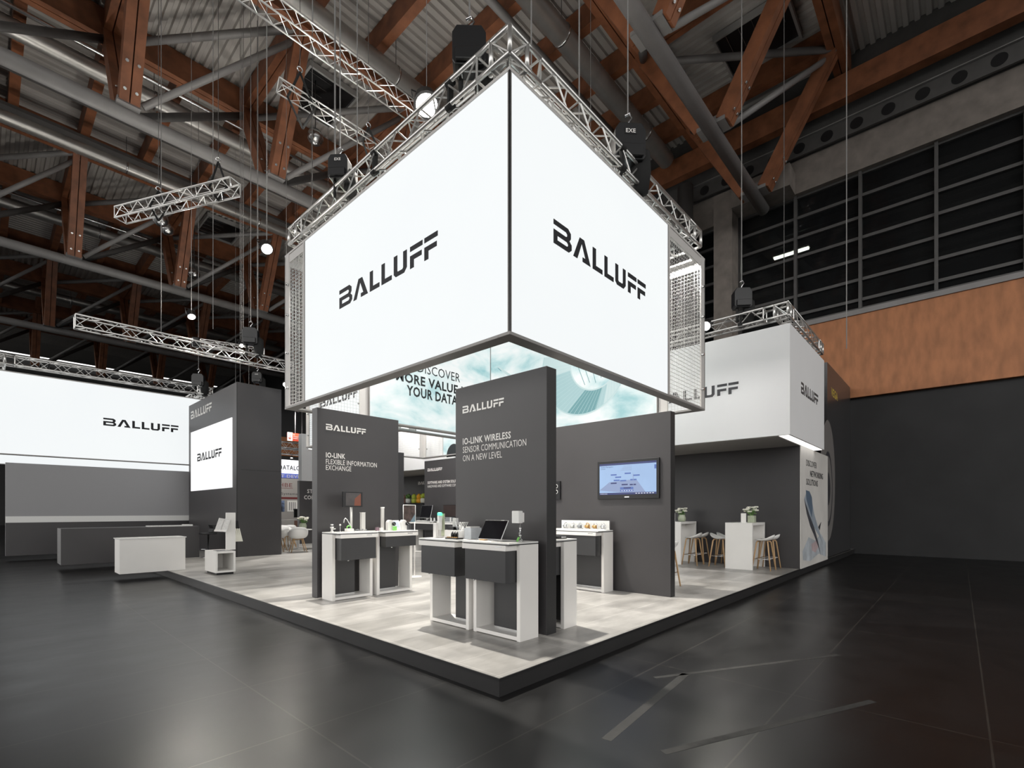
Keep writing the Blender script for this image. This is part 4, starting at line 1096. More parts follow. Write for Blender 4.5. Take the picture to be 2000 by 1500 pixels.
t = thing('display_column', 'ribbed grey-white square column model on the left counter', 'column model', (1.40, 4.60, HT))
mb = MB().box(-0.033, -0.03, 0, 0.033, 0.03, 0.31)
for i in range(4): mb.box(-0.030 + i * .0175, -0.036, 0.01, -0.020 + i * .0175, -0.03, 0.30)
mb.build('shaft', M_whitevinyl, t, bevel=0.002)
MB().box(-0.036, -0.036, 0.31, 0.036, 0.036, 0.318).build('cap', M_white, t)
t = thing('demo_box', 'cream demo box with green cable lid on the left counter', 'demo box', (1.05, 4.42, HT))
MB().box(-0.05, -0.05, 0, 0.06, 0.05, 0.055).build('case', M_white, t, bevel=0.003)
mb = MB().path([(-0.03, 0, 0.055), (-0.03, 0.01, 0.085), (0.0, 0.01, 0.105), (0.03, 0.01, 0.09), (0.035, 0, 0.055)], 0.010, 6); mb.build('green_cable', M_green, t)
t = thing('sensor_post', 'slim white stand with round head at the left end of the left counter', 'sensor stand', (0.80, 4.50, HT))
MB().lathe([(0.03, 0), (0.03, 0.01), (0.018, 0.02), (0.018, 0.06), (0.028, 0.07), (0.028, 0.09)], (0, 0, 0), 12).build('body', M_white, t)
MB().tube((0.02, 0, 0.05), (0.06, 0, 0.055), 0.008, 6).build('side_arm', M_white, t)
MB().lathe([(0.02, 0.11), (0.022, 0.12), (0.02, 0.13)], (0, 0, 0), 12).build('head', M_white, t)
MB().tube((0, 0, 0.09), (0, 0, 0.115), 0.007, 6).build('neck', M_grey, t)
t = thing('sensor_post', 'second thin stand with small round head on the left counter', 'sensor stand', (0.94, 4.50, HT))
MB().lathe([(0.022, 0), (0.022, 0.008), (0.005, 0.012), (0.005, 0.10)], (0, 0, 0), 10).build('body', M_silver, t)
MB().ball((0, 0, 0.115), 0.016, 10, 6).build('head', M_white, t)
t = thing('cable_rack', 'low strip of small dark and brass connectors on the left counter', 'rack', (1.24, 4.42, HT))
MB().box(-0.10, -0.03, 0, 0.14, 0.03, 0.012).build('base_plate', M_white, t)
mb = MB()
for i in range(8): mb.tube((-0.09 + i * .03, 0, 0.01), (-0.09 + i * .03, 0, 0.03 + 0.008 * (i % 3)), 0.010, 8)
mb.build('connector', M_grey, t)
t = thing('cylinder_lamp', 'tall cream cylinder at the tablet counter', 'cylinder', (1.80, 4.62, HT))
MB().lathe([(0.032, 0), (0.032, 0.385), (0.036, 0.39), (0.036, 0.41)], (0, 0, 0), 18).build('tube', M_white, t)
for (x, lab) in ((1.84, 'rounded white housing with black disc left of the tablet'), (2.12, 'rounded white housing with black disc right of the tablet')):
    t = thing('motor_housing', lab, 'housing', (x, 4.46, HT))
    mb = MB(); mb.prism([(-.055, 0), (.055, 0), (.055, .13)] + [(0.055 * math.cos(a), .13 + .055 * math.sin(a)) for a in [i * PI / 10 for i in range(1, 10)]] + [(-.055, .13)], (0, 0.04, 0), (1, 0, 0), (0, 0, 1), 0.08)
    mb.build('shell', M_white, t, bevel=0.004)
    mb = MB(); mb.lathe([(0.034, -0.05), (0.034, -0.03)], (0.05, -0.02, 0.115), 16, 'y'); mb.build('disc', M_black, t)
    mb = MB().beam((0.03, -0.072, 0.135), (0.07, -0.072, 0.095), 0.005, 0.003, (0, 1, 0)); mb.build('pointer', M_whitegloss, t)
t = thing('tablet', 'white tablet tilted on its stand between the two housings', 'tablet', (1.97, 4.48, HT))
d = V((0, 0.06, 0.12)).normalized(); nn = V((0, -d.z, d.y)); P0 = V((0, -0.03, 0.03))
mb = MB().beam(P0, P0 + d * 0.16, 0.20, 0.010, (1, 0, 0)); mb.build('case', M_whitegloss, t, bevel=0.003)
mb = MB().beam(P0 + d * 0.018 + nn * 0.0058, P0 + d * 0.142 + nn * 0.0058, 0.165, 0.001, (1, 0, 0)); mb.build('display', mat('tablet_glow', (0.34, 0.37, 0.42), 0.2, emit=0.35), t)
MB().box(-0.11, -0.05, 0, 0.10, 0.06, 0.028).build('stand_base', M_white, t, bevel=0.003)
t = thing('demo_box', 'small white cube with a purple-grey neighbour left on the tablet counter', 'demo box', (1.66, 4.50, HT))
MB().box(0.0, -0.05, 0, 0.05, 0.02, 0.05).build('case', M_white, t, bevel=0.003)
MB().box(-0.05, 0.0, 0, 0.0, 0.05, 0.06).build('side_unit', mat('mauve_plastic', (0.20, 0.13, 0.16), 0.5), t)
t = thing('valve_unit', 'small green valve unit in front of the left rounded housing', 'valve', (1.88, 4.36, HT))
MB().box(-0.03, -0.02, 0, 0.03, 0.02, 0.075).build('body', M_green, t, bevel=0.004)
t = thing('cup_holder', 'white cup-shaped holder at the right end of the tablet counter', 'holder', (2.19, 4.50, HT))
MB().lathe([(0.022, 0), (0.030, 0.08)], (0, 0, 0), 14).build('cup', M_whitegloss, t)
MB().box(-0.06, -0.02, 0, -0.03, 0.02, 0.07).build('dark_block', M_black, t)
t = thing('sign_stand', 'clear framed sign on a thin white stand between the counters', 'sign stand', (3.31, 5.75, 0))
MB().tube((0, 0, 0.02), (0, 0, 1.19), 0.010, 8).build('post', M_white, t)
MB().lathe([(0.15, 0), (0.15, 0.02)], (0, 0, 0), 20).build('base', M_white, t)
mb = MB()
for (a, b) in (((-0.29, 1.18), (-0.29, 1.55)), ((0.02, 1.18), (0.02, 1.55)), ((-0.29, 1.55), (0.02, 1.55)), ((-0.29, 1.18), (0.02, 1.18))): mb.tube((a[0], 0, a[1]), (b[0], 0, b[1]), 0.008, 6)
mb.build('frame', M_whitegloss, t)
MB().box(-0.285, -0.002, 1.185, 0.015, 0.002, 1.545).build('picture', mat('sign_print', (0.07, 0.05, 0.045), 0.3, vary=0.6, scale=9), t)
mb = MB(); mb.prism([(-0.12, 1.19), (0.01, 1.19), (0.01, 1.36)], (0, -0.003, 0), (1, 0, 0), (0, 0, 1), 0.0008); mb.build('picture_patch', mat('sign_print_blue', (0.16, 0.24, 0.29), 0.3), t)

# ================================================================== BACK OF THE STAND
t = thing('computer_monitor', 'large silver all-in-one computer tilted on the back counter', 'computer', (7.22, 10.48, HT))
d = V((0.10, 0, 0.44)).normalized(); nn = V((-d.z, 0, d.x)); P0 = V((-0.04, 0, 0.09))
mb = MB().beam(P0, P0 + d * 0.45, 0.60, 0.02, (0, 1, 0)); mb.build('case', M_silver, t, bevel=0.004)
mb = MB().beam(P0 + d * 0.03 + nn * 0.0105, P0 + d * 0.44 + nn * 0.0105, 0.575, 0.002, (0, 1, 0)); mb.build('screen', M_screen, t)
mb = MB().beam((0.10, 0, 0.0), P0 + d * 0.2, 0.16, 0.015, (0, 1, 0)).box(-0.04, -0.09, 0, 0.12, 0.09, 0.012); mb.build('stand_foot', M_silver, t)
t = thing('keyboard', 'slim white keyboard before the large computer', 'keyboard', (7.07, 10.52, HT))
MB().box(-0.06, -0.20, 0, 0.06, 0.20, 0.012).build('case', M_whitegloss, t, bevel=0.003)
mb = MB()
for i in range(4):
    for j in range(11): mb.box(-0.05 + i * .026, -0.185 + j * .034, 0.012, -0.03 + i * .026, -0.157 + j * .034, 0.016)
mb.build('keys', M_whitevinyl, t)
t = thing('cable_rack', 'dark and white bunch of demo parts right of the large computer', 'rack', (7.16, 9.98, HT))
mb = MB()
for i in range(7): mb.box(-0.10 + .03 * (i % 4), -0.16 + i * .045, 0, -0.06 + .03 * (i % 4), -0.13 + i * .045, 0.05 + 0.03 * (i % 3))
mb.build('parts_block', M_whitegloss, t)
mb = MB()
for i in range(4): mb.path([(0, -0.12 + i * .08, 0.02), (0.01, -0.10 + i * .08, 0.11), (0.02, -0.06 + i * .08, 0.10), (0.02, -0.05 + i * .08, 0.0)], 0.008, 6)
mb.build('cable', M_black, t)
t = thing('computer_monitor', 'dark monitor seen from the front above the grey crate at the back', 'monitor', (7.36, 9.38, HT))
mb = MB().box(0, -0.36, 0.14, 0.03, 0.36, 0.54); mb.build('case', M_black, t, bevel=0.004)
MB().box(-0.002, -0.345, 0.155, 0.0, 0.345, 0.525).build('screen', mat('brown_dark_screen', (0.045, 0.032, 0.03), 0.25, vary=0.2, scale=1.5), t)
MB().box(0.005, -0.04, 0, 0.025, 0.04, 0.2).build('stand_neck', M_silver, t); MB().box(-0.08, -0.12, 0, 0.09, 0.12, 0.012).build('stand_foot', M_silver, t)
t = thing('crate', 'grey plastic crate with a hand slot on the back counter', 'crate', (7.18, 9.33, HT))
mb = MB().box(-0.10, -0.27, 0, -0.085, 0.27, 0.135).box(0.085, -0.27, 0, 0.10, 0.27, 0.135).box(-0.085, -0.27, 0, 0.085, -0.255, 0.135).box(-0.085, 0.255, 0, 0.085, 0.27, 0.135).box(-0.085, -0.255, 0, 0.085, 0.255, 0.012); mb.build('body', M_grey, t, bevel=0.003)
MB().box(-0.103, -0.05, 0.085, -0.10, 0.07, 0.115).build('hand_slot', M_black, t)
MB().box(-0.106, -0.31, 0, -0.07, -0.275, 0.13).build('white_bracket', M_whitegloss, t)
# bar shelf with small planters
bs = tag(MB().box(9.9, 14.2, 0, 10.4, 17.3, 1.76).build('bar_cabinet', M_drawer), 'dark cabinet at the back carrying a row of coloured pots', 'cabinet')
MB().box(9.87, 14.2, 1.70, 9.90, 17.3, 1.765).build('top_edge', M_black, bs)
for i, (y, m1, m2, lab) in enumerate(((15.95, M_pink, M_pink, 'dusty pink jar, leftmost on the dark cabinet'), (15.55, M_whitegloss, M_leaf, 'white pot with a round green plant on the dark cabinet'), (15.12, M_yellowgreen, M_yellowgreen, 'lime bottle with a pale cap on the dark cabinet'),
                     (14.75, M_orange, M_orange, 'tall orange jar on the dark cabinet'), (14.45, M_petal, M_yellowgreen, 'cream pot with lime leaves, rightmost on the dark cabinet'))):
    t = thing('planter', lab, 'pot', (10.1, y, 1.76), 0, 'coloured pots on the dark cabinet')
    MB().lathe([(0.10, 0), (0.13, 0.05), (0.13, 0.18), (0.10, 0.22)], (0, 0, 0), 16).build('pot', m1, t)
    mb = MB()
    if m2 is M_leaf or i == 4:
        for k in range(10):
            a = k * 2.4; mb.ball((0.07 * math.cos(a), 0.07 * math.sin(a), 0.28 + 0.03 * (k % 4)), 0.07, 8, 5)
        mb.build('leaves', m2, t)
    else:
        mb.lathe([(0.10, 0.22), (0.12, 0.30), (0.09, 0.37), (0.04, 0.42)], (0, 0, 0), 14); mb.build('upper_bulb', m2, t)
t = thing('tea_tin', 'dark round tin beside the sign stand at the back', 'tin', (9.55, 15.75, 1.16))
MB().lathe([(0.11, 0), (0.11, 0.22)], (0, 0, 0), 16).build('body', M_black, t); MB().lathe([(0.112, 0.22), (0.112, 0.26), (0.08, 0.27)], (0, 0, 0), 16).build('lid', M_silver, t)
lc = tag(MB().box(9.3, 14.4, 0, 9.88, 17.3, 1.16).build('low_cabinet', M_grey), 'low grey cabinet in front of the dark cabinet', 'cabinet')
MB().box(9.28, 14.4, 1.12, 9.30, 17.3, 1.16).build('worktop_edge', M_drawer, lc)

# ---- brochure stand
t = thing('brochure_stand', 'white brochure stand with open box base and tilted leaflet tray at left', 'brochure stand', (0.50, 9.2, 0))
MB().box(0.03, 0.04, 0, 0.37, 0.72, 0.05).build('plinth', M_black, t)
mb = MB().box(0, 0, 0.05, 0.04, 0.78, 0.52).box(0.36, 0, 0.05, 0.40, 0.78, 0.52).box(0.04, 0, 0.05, 0.36, 0.78, 0.09).box(0.04, 0.0, 0.48, 0.36, 0.78, 0.52).box(0.04, 0.74, 0.09, 0.36, 0.78, 0.48); mb.build('open_box', M_white, t, bevel=0.002)
MB().box(0.335, 0.42, 0.52, 0.535, 0.46, 1.385).build('upright_board', M_white, t, bevel=0.002)
mb = MB(); mb.beam((0.19, 0.30, 0.96), (0.30, 0.38, 1.24), 0.25, 0.012, (0.85, -0.45, 0)); mb.beam((0.175, 0.275, 0.955), (0.178, 0.277, 0.995), 0.25, 0.025, (0.85, -0.45, 0)); mb.build('leaflet_tray', M_white, t)
for s_ in (-0.075, 0.075):
    o_ = V((0.85, -0.45, 0)).normalized() * s_ * 0.85 + V((-0.008, -0.012, 0.008))
    mb = MB(); mb.beam(V((0.195, 0.30, 0.98)) + o_, V((0.297, 0.375, 1.235)) + o_, 0.115, 0.006, (0.85, -0.45, 0)); tag(mb.build('leaflet', M_paper), ('grey printed leaflet on the left of the tilted tray', 'grey printed leaflet on the right of the tilted tray')[s_ > 0], 'leaflet', 'leaflets on the stand').location = (0.50, 9.2, 0)
MB().box(0.05, 0.10, 0.52, 0.33, 0.36, 0.535).build('top_inlay', M_silver, t)
t = thing('paper_bags', 'white carrier bags hanging on the back of the brochure stand', 'bags', (1.10, 9.72, 0.70))
mb = MB()
for i in range(4): mb.quadbox([(-0.05 + i * .04, -0.02, 0), (0.0 + i * .04, -0.02, 0.0), (0.0 + i * .04, 0.10, 0.0), (-0.05 + i * .04, 0.10, 0), (-0.07 + i * .035, 0.0, 0.30), (-0.05 + i * .035, 0.0, 0.31), (-0.05 + i * .035, 0.08, 0.31), (-0.07 + i * .035, 0.08, 0.30)])
mb.build('bag_body', M_petal, t)
mb = MB()
for i in range(3): mb.path([(-0.05 + i * .04, 0.02, 0.30), (-0.04 + i * .03, 0.03, 0.48), (-0.03 + i * .04, 0.05, 0.30)], 0.010, 6)
mb.build('bag_handle', M_black, t)

# ---- dark reception desk and stool
t = tag(MB().box(-1.6, 14.4, 0, 1.545, 15.3, 0.955).build('reception_desk', M_wall, bevel=0.003), 'dark desk at the left edge with papers on top', 'desk')
t = thing('paper_stack', 'white papers spread on the dark desk at the left edge', 'papers', (0.9, 14.7, 0.956))
MB().box(-0.6, -0.2, 0, 0.35, 0.25, 0.03).build('sheets', M_paper, t); MB().box(0.3, -0.1, 0, 0.52, 0.2, 0.05).build('pad', M_whitegloss, t)
t = thing('bar_stool', 'dark bar stool with chrome post beside the dark desk', 'stool', (1.72, 14.15, 0))
MB().lathe([(0.20, 0), (0.20, 0.012), (0.03, 0.03), (0.026, 0.70)], (0, 0, 0), 18).build('post', M_chrome, t)
mb = MB().box(-0.21, -0.19, 0.70, 0.19, 0.19, 0.75); mb.build('seat', M_black, t, bevel=0.02)
mb = MB(); mb.prism([(0.02, .76), (.20, .74), (.15, .88), (.20, 1.0), (.04, 1.0), (.09, .88)], (0, 0.18, 0), (1, 0, 0), (0, 0, 1), 0.36); mb.build('backrest', M_black, t, bevel=0.01)
mb = MB().path([(0.02, 0, 0.25), (-0.16, -0.1, 0.25), (-0.22, 0.0, 0.25), (-0.16, 0.1, 0.25), (0.02, 0, 0.25)], 0.012, 6); mb.build('footrest', M_chrome, t)
t = tag(MB().box(-0.9, 11.0, 0, 0.36, 11.6, 0.78).build('low_cabinet', M_white), 'white cabinet cut by the left edge of the picture', 'cabinet')
MB().box(-0.92, 10.98, 0.78, 0.38, 11.62, 0.80).build('top_plate', M_whitegloss, t)
t = tag(MB().box(-2.5, 19.2, 0, 2.9, 19.38, 2.95).build('display_wall', mat('pale_grey_wall', (0.33, 0.33, 0.34), 0.6)), 'pale grey wall with a white band behind the dark desk', 'display wall')
MB().box(-2.5, 19.18, 1.05, 2.9, 19.2, 1.25).build('white_band', M_whitegloss, t); MB().box(-2.5, 19.19, 0.0, 2.9, 19.2, 1.05).build('dark_base', M_wall, t)

# ---- dining chairs and round tables
def dining_chair(label, loc, rz):
    t = thing('shell_chair', label, 'chair', loc, rz, 'white shell chairs around the round tables')
    n, m = 18, 7
    mb = MB(); k = 0
    for j in range(m + 1):
        f = j / m
        for i in range(n):
            a = 2 * PI * i / n
            r = 0.12 + 0.15 * math.sin(f * PI / 2)
            back = max(0, math.cos(a - PI / 2))                   # high towards +y
            arm = max(0, abs(math.cos(a)))
            h = 0.43 + (f ** 2) * (0.10 + 0.26 * back ** 1.5 + 0.10 * arm * (1 if math.sin(a) > -0.4 else 0.2))
            mb.v.append((r * math.cos(a) * 1.08, r * math.sin(a) * 0.98 + 0.04 * f * back, h))
    for j in range(m):
        for i in range(n):
            i2 = (i + 1) % n; mb.f.append((j * n + i, j * n + i2, (j + 1) * n + i2, (j + 1) * n + i)); mb.sm.append(True)
    mb.f.append(tuple(reversed(range(n)))); mb.sm.append(True)
    o = mb.build('shell', M_shell, t); so = o.modifiers.new('thick', 'SOLIDIFY'); so.thickness = 0.012
    for sx in (-1, 1):
        for sy in (-1, 1): MB().tube((sx * 0.12, sy * 0.11, 0.43), (sx * 0.22, sy * 0.22, 0), 0.018, 8, 0.012).build('leg', M_beech, t)
    MB().tube((-0.15, 0, 0.40), (0.15, 0, 0.40), 0.014, 6).build('cross_bar', M_beech, t)
    return t
c0 = dining_chair('white shell chair with wooden legs, nearest, right of the dark tower', (4.42, 14.02, 0), PI * 0.92)
c0.scale = (1.14, 1.14, 1.08)
for (x, y, r, lab) in ((4.02, 14.72, PI * 1.3, 'white shell chair half hidden by the dark tower edge'), (4.22, 15.98, -PI * 0.4, 'white shell chair behind the nearest, far side of the round table'),
                  (5.62, 14.5, PI * 0.6, 'white shell chair partly hidden by the left display wall'), (4.95, 16.25, 0.2, 'white shell chair at the back of the near round table'), (5.3, 17.0, PI, 'white shell chair farthest back by the second round table')):
    dup(c0, (x, y, 0), r, lab)
def round_table(label, loc):
    t = thing('round_table', label, 'table', loc, 0, 'round white dining tables')
    MB().lathe([(0.48, 0.715), (0.50, 0.72), (0.50, 0.74), (0.48, 0.742)], (0, 0, 0), 32).build('tabletop', M_whitegloss, t)
    MB().lathe([(0.28, 0), (0.28, 0.012), (0.04, 0.03), (0.035, 0.715)], (0, 0, 0), 20).build('pedestal', M_white, t)
    return t
r0 = round_table('round white table with a flower vase between the tower and left display wall', (4.95, 15.2, 0))
dup(r0, (5.5, 17.6, 0), 0, 'second round white table farther back behind the flower vase')
def flowers(label, loc, s=1.0, square=False):
    t = thing('flower_vase', label, 'flower vase', loc)
    if square: MB().box(-.055 * s, -.055 * s, 0, .055 * s, .055 * s, .12 * s).build('vase', M_vase, t, bevel=0.01)
    else: MB().lathe([(.05 * s, 0), (.075 * s, .02 * s), (.08 * s, .08 * s), (.06 * s, .13 * s), (.062 * s, .135 * s)], (0, 0, 0), 18).build('vase', M_vase, t)
    rnd = random.Random(int(loc[0] * 10)); mb = MB(); lf = MB(); st = MB()
    for i in range(15):
        a = rnd.random() * 6.28; r = (0.03 + 0.09 * rnd.random()) * s; z = (0.17 + 0.10 * rnd.random()) * s
        c = (r * math.cos(a), r * math.sin(a), z)
        for k in range(5): mb.ball((c[0] + .018 * s * math.cos(k * 1.26), c[1] + .018 * s * math.sin(k * 1.26), c[2]), .021 * s, 6, 4, (1, 1, .7))
        st.tube((0, 0, 0.1 * s), c, 0.004 * s, 5)
        if i % 2 == 0: lf.ball((r * 0.8 * math.cos(a + .4), r * 0.8 * math.sin(a + .4), z - .06 * s), .024 * s, 6, 4, (1, 1, .35))
    mb.build('blossom', M_petal, t); lf.build('leaf', M_leaf, t); st.build('stem', M_leaf, t)
    return t
flowers('vase of pale flowers on the near round white table', (5.05, 15.05, 0.742), 1.7)

# ---- bar tables and stools at right
def bar_table(label, loc):
    t = thing('bar_table', label, 'bar table', loc, 0, 'white bar tables before the dark back wall')
    L, W_, H_ = 1.04, 0.63, 1.135
    MB().box(0, 0, 0, 0.06, W_, H_ - 0.06).build('end_panel', M_white, t, bevel=0.003); MB().box(L - 0.06, 0, 0, L, W_, H_ - 0.06).build('end_panel', M_white, t, bevel=0.003)
    MB().box(0, 0, H_ - 0.06, L, W_, H_).build('tabletop', M_white, t, bevel=0.003)
    MB().box(0.06, W_ / 2 - 0.02, H_ - 0.20, L - 0.06, W_ / 2 + 0.02, H_ - 0.06).build('apron', M_white, t)
    return t
b0 = bar_table('white box-shaped bar table nearest the platform edge', (9.50, 0.775, 0))
dup(b0, (9.52, 2.55, 0), 0, 'white box-shaped bar table half hidden by the right display wall')
def bar_stool(label, loc, rz):
    """low-backed shell stool, bent wooden legs and a steel ring; back towards local -y"""
    t = thing('bar_stool', label, 'bar stool', loc, rz, 'white shell bar stools with wooden legs')
    n, m = 16, 5; mb = MB()
    for j in range(m + 1):
        f = j / m
        for i in range(n):
            a = 2 * PI * i / n; r = 0.20 * math.sin(f * PI / 2 + 0.12)
            back = max(0, -math.sin(a))
            mb.v.append((r * math.cos(a), r * math.sin(a) * 0.98 - 0.05 * f * back, 0.70 + f ** 2 * (0.035 + 0.12 * back ** 1.3)))
    for j in range(m):
        for i in range(n):
            i2 = (i + 1) % n; mb.f.append((j * n + i, j * n + i2, (j + 1) * n + i2, (j + 1) * n + i)); mb.sm.append(True)
    mb.f.append(tuple(reversed(range(n)))); mb.sm.append(True)
    o = mb.build('seat', M_shell, t); so = o.modifiers.new('thick', 'SOLIDIFY'); so.thickness = 0.014
    for sx in (-1, 1):
        for sy in (-1, 1): MB().path([(sx * 0.02, sy * 0.10, 0.692), (sx * 0.11, sy * 0.11, 0.688), (sx * 0.135, sy * 0.125, 0.66), (sx * 0.215, sy * 0.205, 0.0)], [0.016, 0.017, 0.018, 0.014], 8).build('leg', M_beech, t)
    c = [(sx * 0.18, sy * 0.172, 0.27) for sx, sy in ((-1, -1), (1, -1), (1, 1), (-1, 1))]
    mb = MB()
    for i in range(4): mb.tube(c[i], c[(i + 1) % 4], 0.008, 6)
    mb.build('footrest', M_chrome, t)
    return t
s0 = bar_stool('bar stool at the platform-edge side of the near bar table, front one', (9.79, 0.60, 0), 0.0)
for (x, y, r, lab) in ((10.24, 0.60, 0.0, 'bar stool at the platform-edge side of the near bar table, one nearer the wall'), (9.86, 1.66, PI, 'bar stool at the inner side of the near bar table, front one'),
                  (10.32, 1.66, PI, 'bar stool at the inner side of the near bar table, one nearer the wall'), (9.79, 2.34, 0.0, 'bar stool beside the half hidden bar table, front one'),
                  (10.25, 2.34, 0.0, 'bar stool beside the half hidden bar table, one nearer the wall'), (5.76, 1.22, 0.0, 'stool whose wooden leg shows at the edge of the right display wall')):
    dup(s0, (x, y, 0), r, lab)
flowers('square glass vase of cream flowers on the near bar table', (9.99, 0.93, 1.135), 1.45, True)
flowers('round glass vase of cream flowers on the half hidden bar table', (9.98, 2.72, 1.135), 1.35)
for (y, lab) in ((1.07, 'white menu card standing on the near bar table'), (2.90, 'white menu card standing on the half hidden bar table')):
    t = thing('menu_card', lab, 'menu card', (9.80, y, 1.135), -0.75, 'menu cards on the bar tables')
    MB().box(-0.065, -0.012, 0, 0.065, 0.0, 0.23).build('card', M_whitevinyl, t); MB().box(-0.07, -0.03, 0, 0.07, 0.03, 0.012).build('foot', M_whitegloss, t)

# ================================================================== NEIGHBOURING BOOTHS SEEN IN THE GAP
t = tag(MB().box(6.22, 18.0, 0, 8.4, 18.2, 2.72).build('display_wall', M_wall), 'black display wall with cut white words seen between tower and left display wall', 'display wall')
text('STANDARD', (6.56, 17.999, 2.20), (1, 0, 0), 0.17, WL, t, width=1.2, bold=0.02); text('COMPONENTS', (6.42, 17.999, 1.93), (1, 0, 0), 0.17, WL, t, width=1.45, bold=0.02)
tag(MB().box(6.29, 17.95, 2.72, 8.5, 18.25, 4.75).build('fabric_box', M_fabric), 'white fascia box above the black wall with white words', 'fascia')
t = thing('lit_banner', 'narrow lit white panel hanging left of the left display wall', 'lit panel', (5.72, 16.0, 3.85)); MB().box(0, 0, 0, 0.9, 0.06, 1.9).build('lit_face', M_lit, t)
MB().box(-0.02, 0.0, -0.03, 0.92, 0.07, 0.0).build('edge', M_bandgrey, t)
for x in (0.1, 0.8): MB().tube((x, 0.03, 1.9), (x, 0.03, 14.2), 0.008, 5).build('hanger_wire', M_rope, t)
t = tag(MB().box(6.2, 24.0, FZ, 9.0, 24.2, 3.18).build('booth_wall', mat('beige_booth_wall', (0.36, 0.34, 0.32), 0.6)), 'pale beige booth wall with dark lettering in the gap behind the round tables', 'booth wall')
text('HBE', (7.75, 23.999, 2.72), (1, 0, 0), 0.22, M_maroon, t, width=0.72); MB().box(7.6, 23.995, 2.64, 8.5, 24.0, 2.66).build('rule', M_maroon, t)
text('Motors & Systems', (6.75, 23.999, 2.29), (1, 0, 0), 0.14, M_ink2, t, width=2.0)
MB().box(6.2, 23.995, 2.06, 9.0, 24.0, 2.17).build('band', M_maroon, t)
for i, (x, m1, lab) in enumerate(((7.75, M_blue, 'dark blue photo poster'), (8.5, M_whitevinyl, 'white chart poster'))):
    MB().box(x - 0.3, 23.985, 1.38, x + 0.3, 24.0, 1.98).build('poster', mat('poster_blue_mix', (0.12, 0.16, 0.26), 0.5, vary=0.9, scale=6) if i == 0 else m1, t)
mb = MB()
for i in range(4): mb.box(8.30 + i * .1, 23.98, 1.45, 8.33 + i * .1, 23.985, 1.9)
mb.build('poster_line', M_ink2, t)
t = tag(MB().box(6.0, 25.5, 3.36, 10.2, 25.7, 4.35).build('fascia', mat('lit_fascia', (0.85, 0.85, 0.9), 0.6, emit=0.7)), 'lit white company fascia under a lattice truss, far in the gap', 'fascia')
for x in (6.05, 10.1): MB().box(x, 25.7, FZ, x + 0.1, 25.8, 4.35).build('post', M_alu, t)
text('DATALOGIC', (8.35, 25.499, 3.78), (1, 0, 0), 0.26, M_ink2, t, width=1.75, bold=0.02)
bl = MB().box(6.0, 25.48, 3.30, 10.2, 25.5, 3.56).build('blue_band', mat('blue_band_glow', (0.12, 0.16, 0.52), 0.5, emit=0.5), t)
text('IDENT DEVICES', (7.7, 25.478, 3.33), (1, 0, 0), 0.17, M_whitevinyl, t, width=2.35, bold=0.02)
straight('small lattice truss over the lit company fascia', (6.0, 25.0, 4.75), (10.4, 25.0, 4.75), 0.28, 0.022)
straight('short lattice truss end left of the lit company fascia', (6.0, 24.4, 5.05), (9.3, 24.4, 5.05), 0.30, 0.022)
for x in (6.4, 8.8): tag(MB().tube((x, 24.4, 5.2), (x, 24.4, 18.38), 0.008, 5).build('hanging_wire', M_rope), ('thin wire at the left of the short truss by the company fascia', 'thin wire at the right of the short truss by the company fascia')[x > 7], 'wire')
for i, x in enumerate((8.2, 8.9, 9.6)):
    t = thing('spot_lamp', ('small lamp washing the company fascia, left', 'small lamp washing the company fascia, middle', 'small lamp washing the company fascia, right')[i], 'spot lamp', (x, 25.1, 4.55), 0, 'lamps over the company fascia')
    MB().lathe([(0.05, 0), (0.07, -0.12)], (0, 0, 0), 10).build('lamp_body', M_black, t); MB().tube((0, 0, 0), (0, -0.1, 0.07), 0.012, 6).build('bracket', M_black, t); MB().lathe([(0.06, -0.121), (0.06, -0.13)], (0, 0, 0), 10).build('lens', M_bloom, t)
gf = tag(MB().box(3, 34.0, 5.5, 18.9, 34.3, 6.9).build('gallery_front', M_ply), 'brown timber gallery front far behind the fascia', 'gallery')
for x in (3.2, 11.0, 18.4): MB().box(x, 34.05, FZ, x + 0.3, 34.3, 5.5).build('gallery_post', M_darksteel, gf)
t = tag(MB().box(6.62, 20.2, 4.72, 7.45, 20.25, 5.08).build('direction_sign', M_red), 'red direction sign with a white arrow field, hanging in the gap', 'sign')
MB().tube((7.0, 20.22, 5.08), (7.0, 20.22, 18.38), 0.008, 5).build('hanger_wire', M_rope, t)
MB().box(6.62, 20.19, 4.70, 6.86, 20.2, 5.10).build('arrow_field', M_whitevinyl, t)
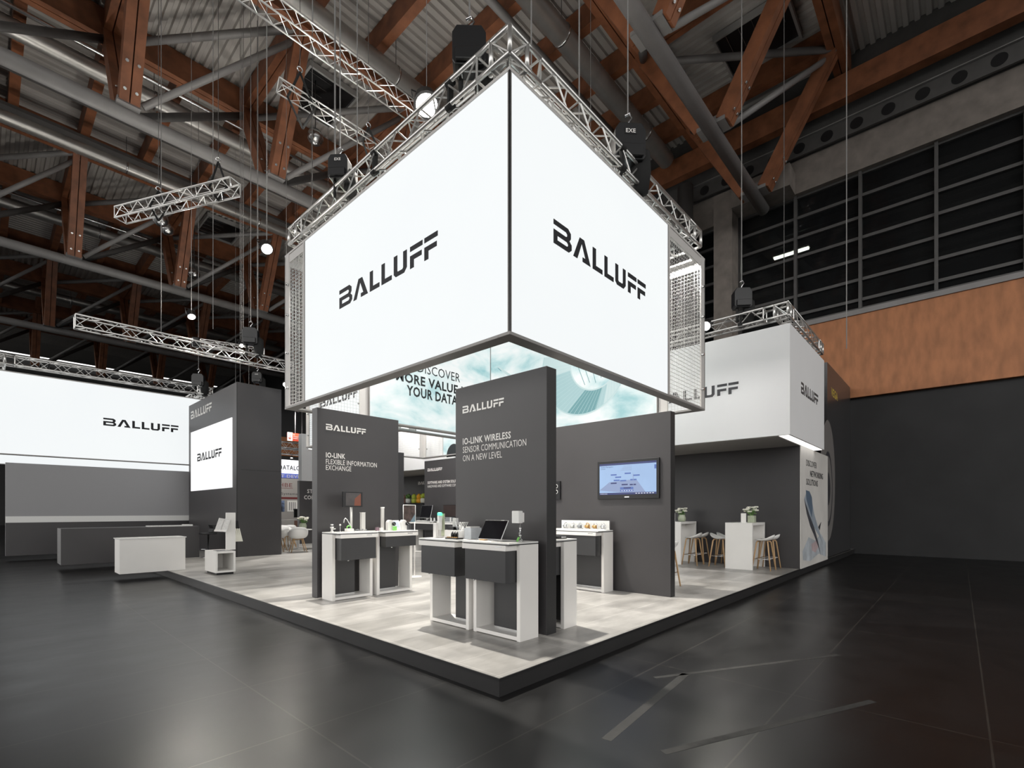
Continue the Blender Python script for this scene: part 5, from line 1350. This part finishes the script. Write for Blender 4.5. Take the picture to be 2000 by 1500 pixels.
mb = MB().beam((6.74, 20.188, 5.02), (6.74, 20.188, 4.80), 0.02, 0.004, (1, 0, 0)).beam((6.74, 20.188, 4.79), (6.68, 20.188, 4.87), 0.02, 0.004, (1, 0, 0)).beam((6.74, 20.188, 4.79), (6.80, 20.188, 4.87), 0.02, 0.004, (1, 0, 0)); mb.build('arrow', M_red, t)
text('C2', (6.90, 20.199, 4.98), (1, 0, 0), 0.05, M_whitevinyl, t); MB().box(6.90, 20.195, 4.90, 7.25, 20.2, 4.915).build('text_line', M_whitevinyl, t); MB().box(6.90, 20.195, 4.82, 7.12, 20.2, 4.835).build('text_line', M_whitevinyl, t)
t = thing('exit_sign', 'small green lit exit sign beside the black wall in the gap', 'sign', (8.12, 22.0, 2.85)); MB().box(-0.12, 0, 0, 0.12, 0.05, 0.14).build('housing', mat('exit_green_glow', (0.25, 0.75, 0.35), 0.4, emit=0.9), t); MB().box(-0.05, -0.003, 0.03, 0.05, 0, 0.11).build('pictogram', M_lit2, t); MB().tube((0, 0.025, 0.14), (0, 0.025, 15.55), 0.008, 5).build('hanger_wire', M_rope, t)
t = thing('reception_counter', 'white counter with a brown front in the gap behind the round tables', 'counter', (7.3, 20.8, 0)); MB().box(-0.9, 0, 0, 0.9, 0.5, 1.0).build('body', M_white, t); MB().box(-0.1, -0.01, 0.35, 0.3, 0, 0.95).build('brown_panel', mat('brown_print', (0.35, 0.20, 0.16), 0.5), t)
t = thing('computer_monitor', 'black monitor on the white counter in the gap', 'monitor', (7.55, 21.0, 1.0)); MB().box(-0.28, -0.02, 0.10, 0.28, 0.03, 0.52).build('case', M_black, t); MB().box(-0.03, -0.02, 0, 0.03, 0.03, 0.12).build('stand_neck', M_black, t)
# high bay dome lamps under the roof
for (x, y, z, lab) in ((5.8, 15.62, 16.0, 'round silver dome lamp beside the nearest timber chord'), (3.3, 26.5, 15.6, 'round dome lamp by the second spiral duct'), (5.2, 29.4, 15.0, 'small dome lamp left of the lit lamp'), (2.2, 22.5, 14.0, 'silver can lamp above the lit lamp at the left edge')):
    t = thing('dome_lamp', lab, 'lamp', (x, y, z)); MB().ball((0, 0, 0), 0.30, 16, 10).build('dome', M_silver, t); MB().tube((0, 0, 0.28), (0, 0, 18.2 - z), 0.02, 6).build('hanger_rod', M_darksteel, t)
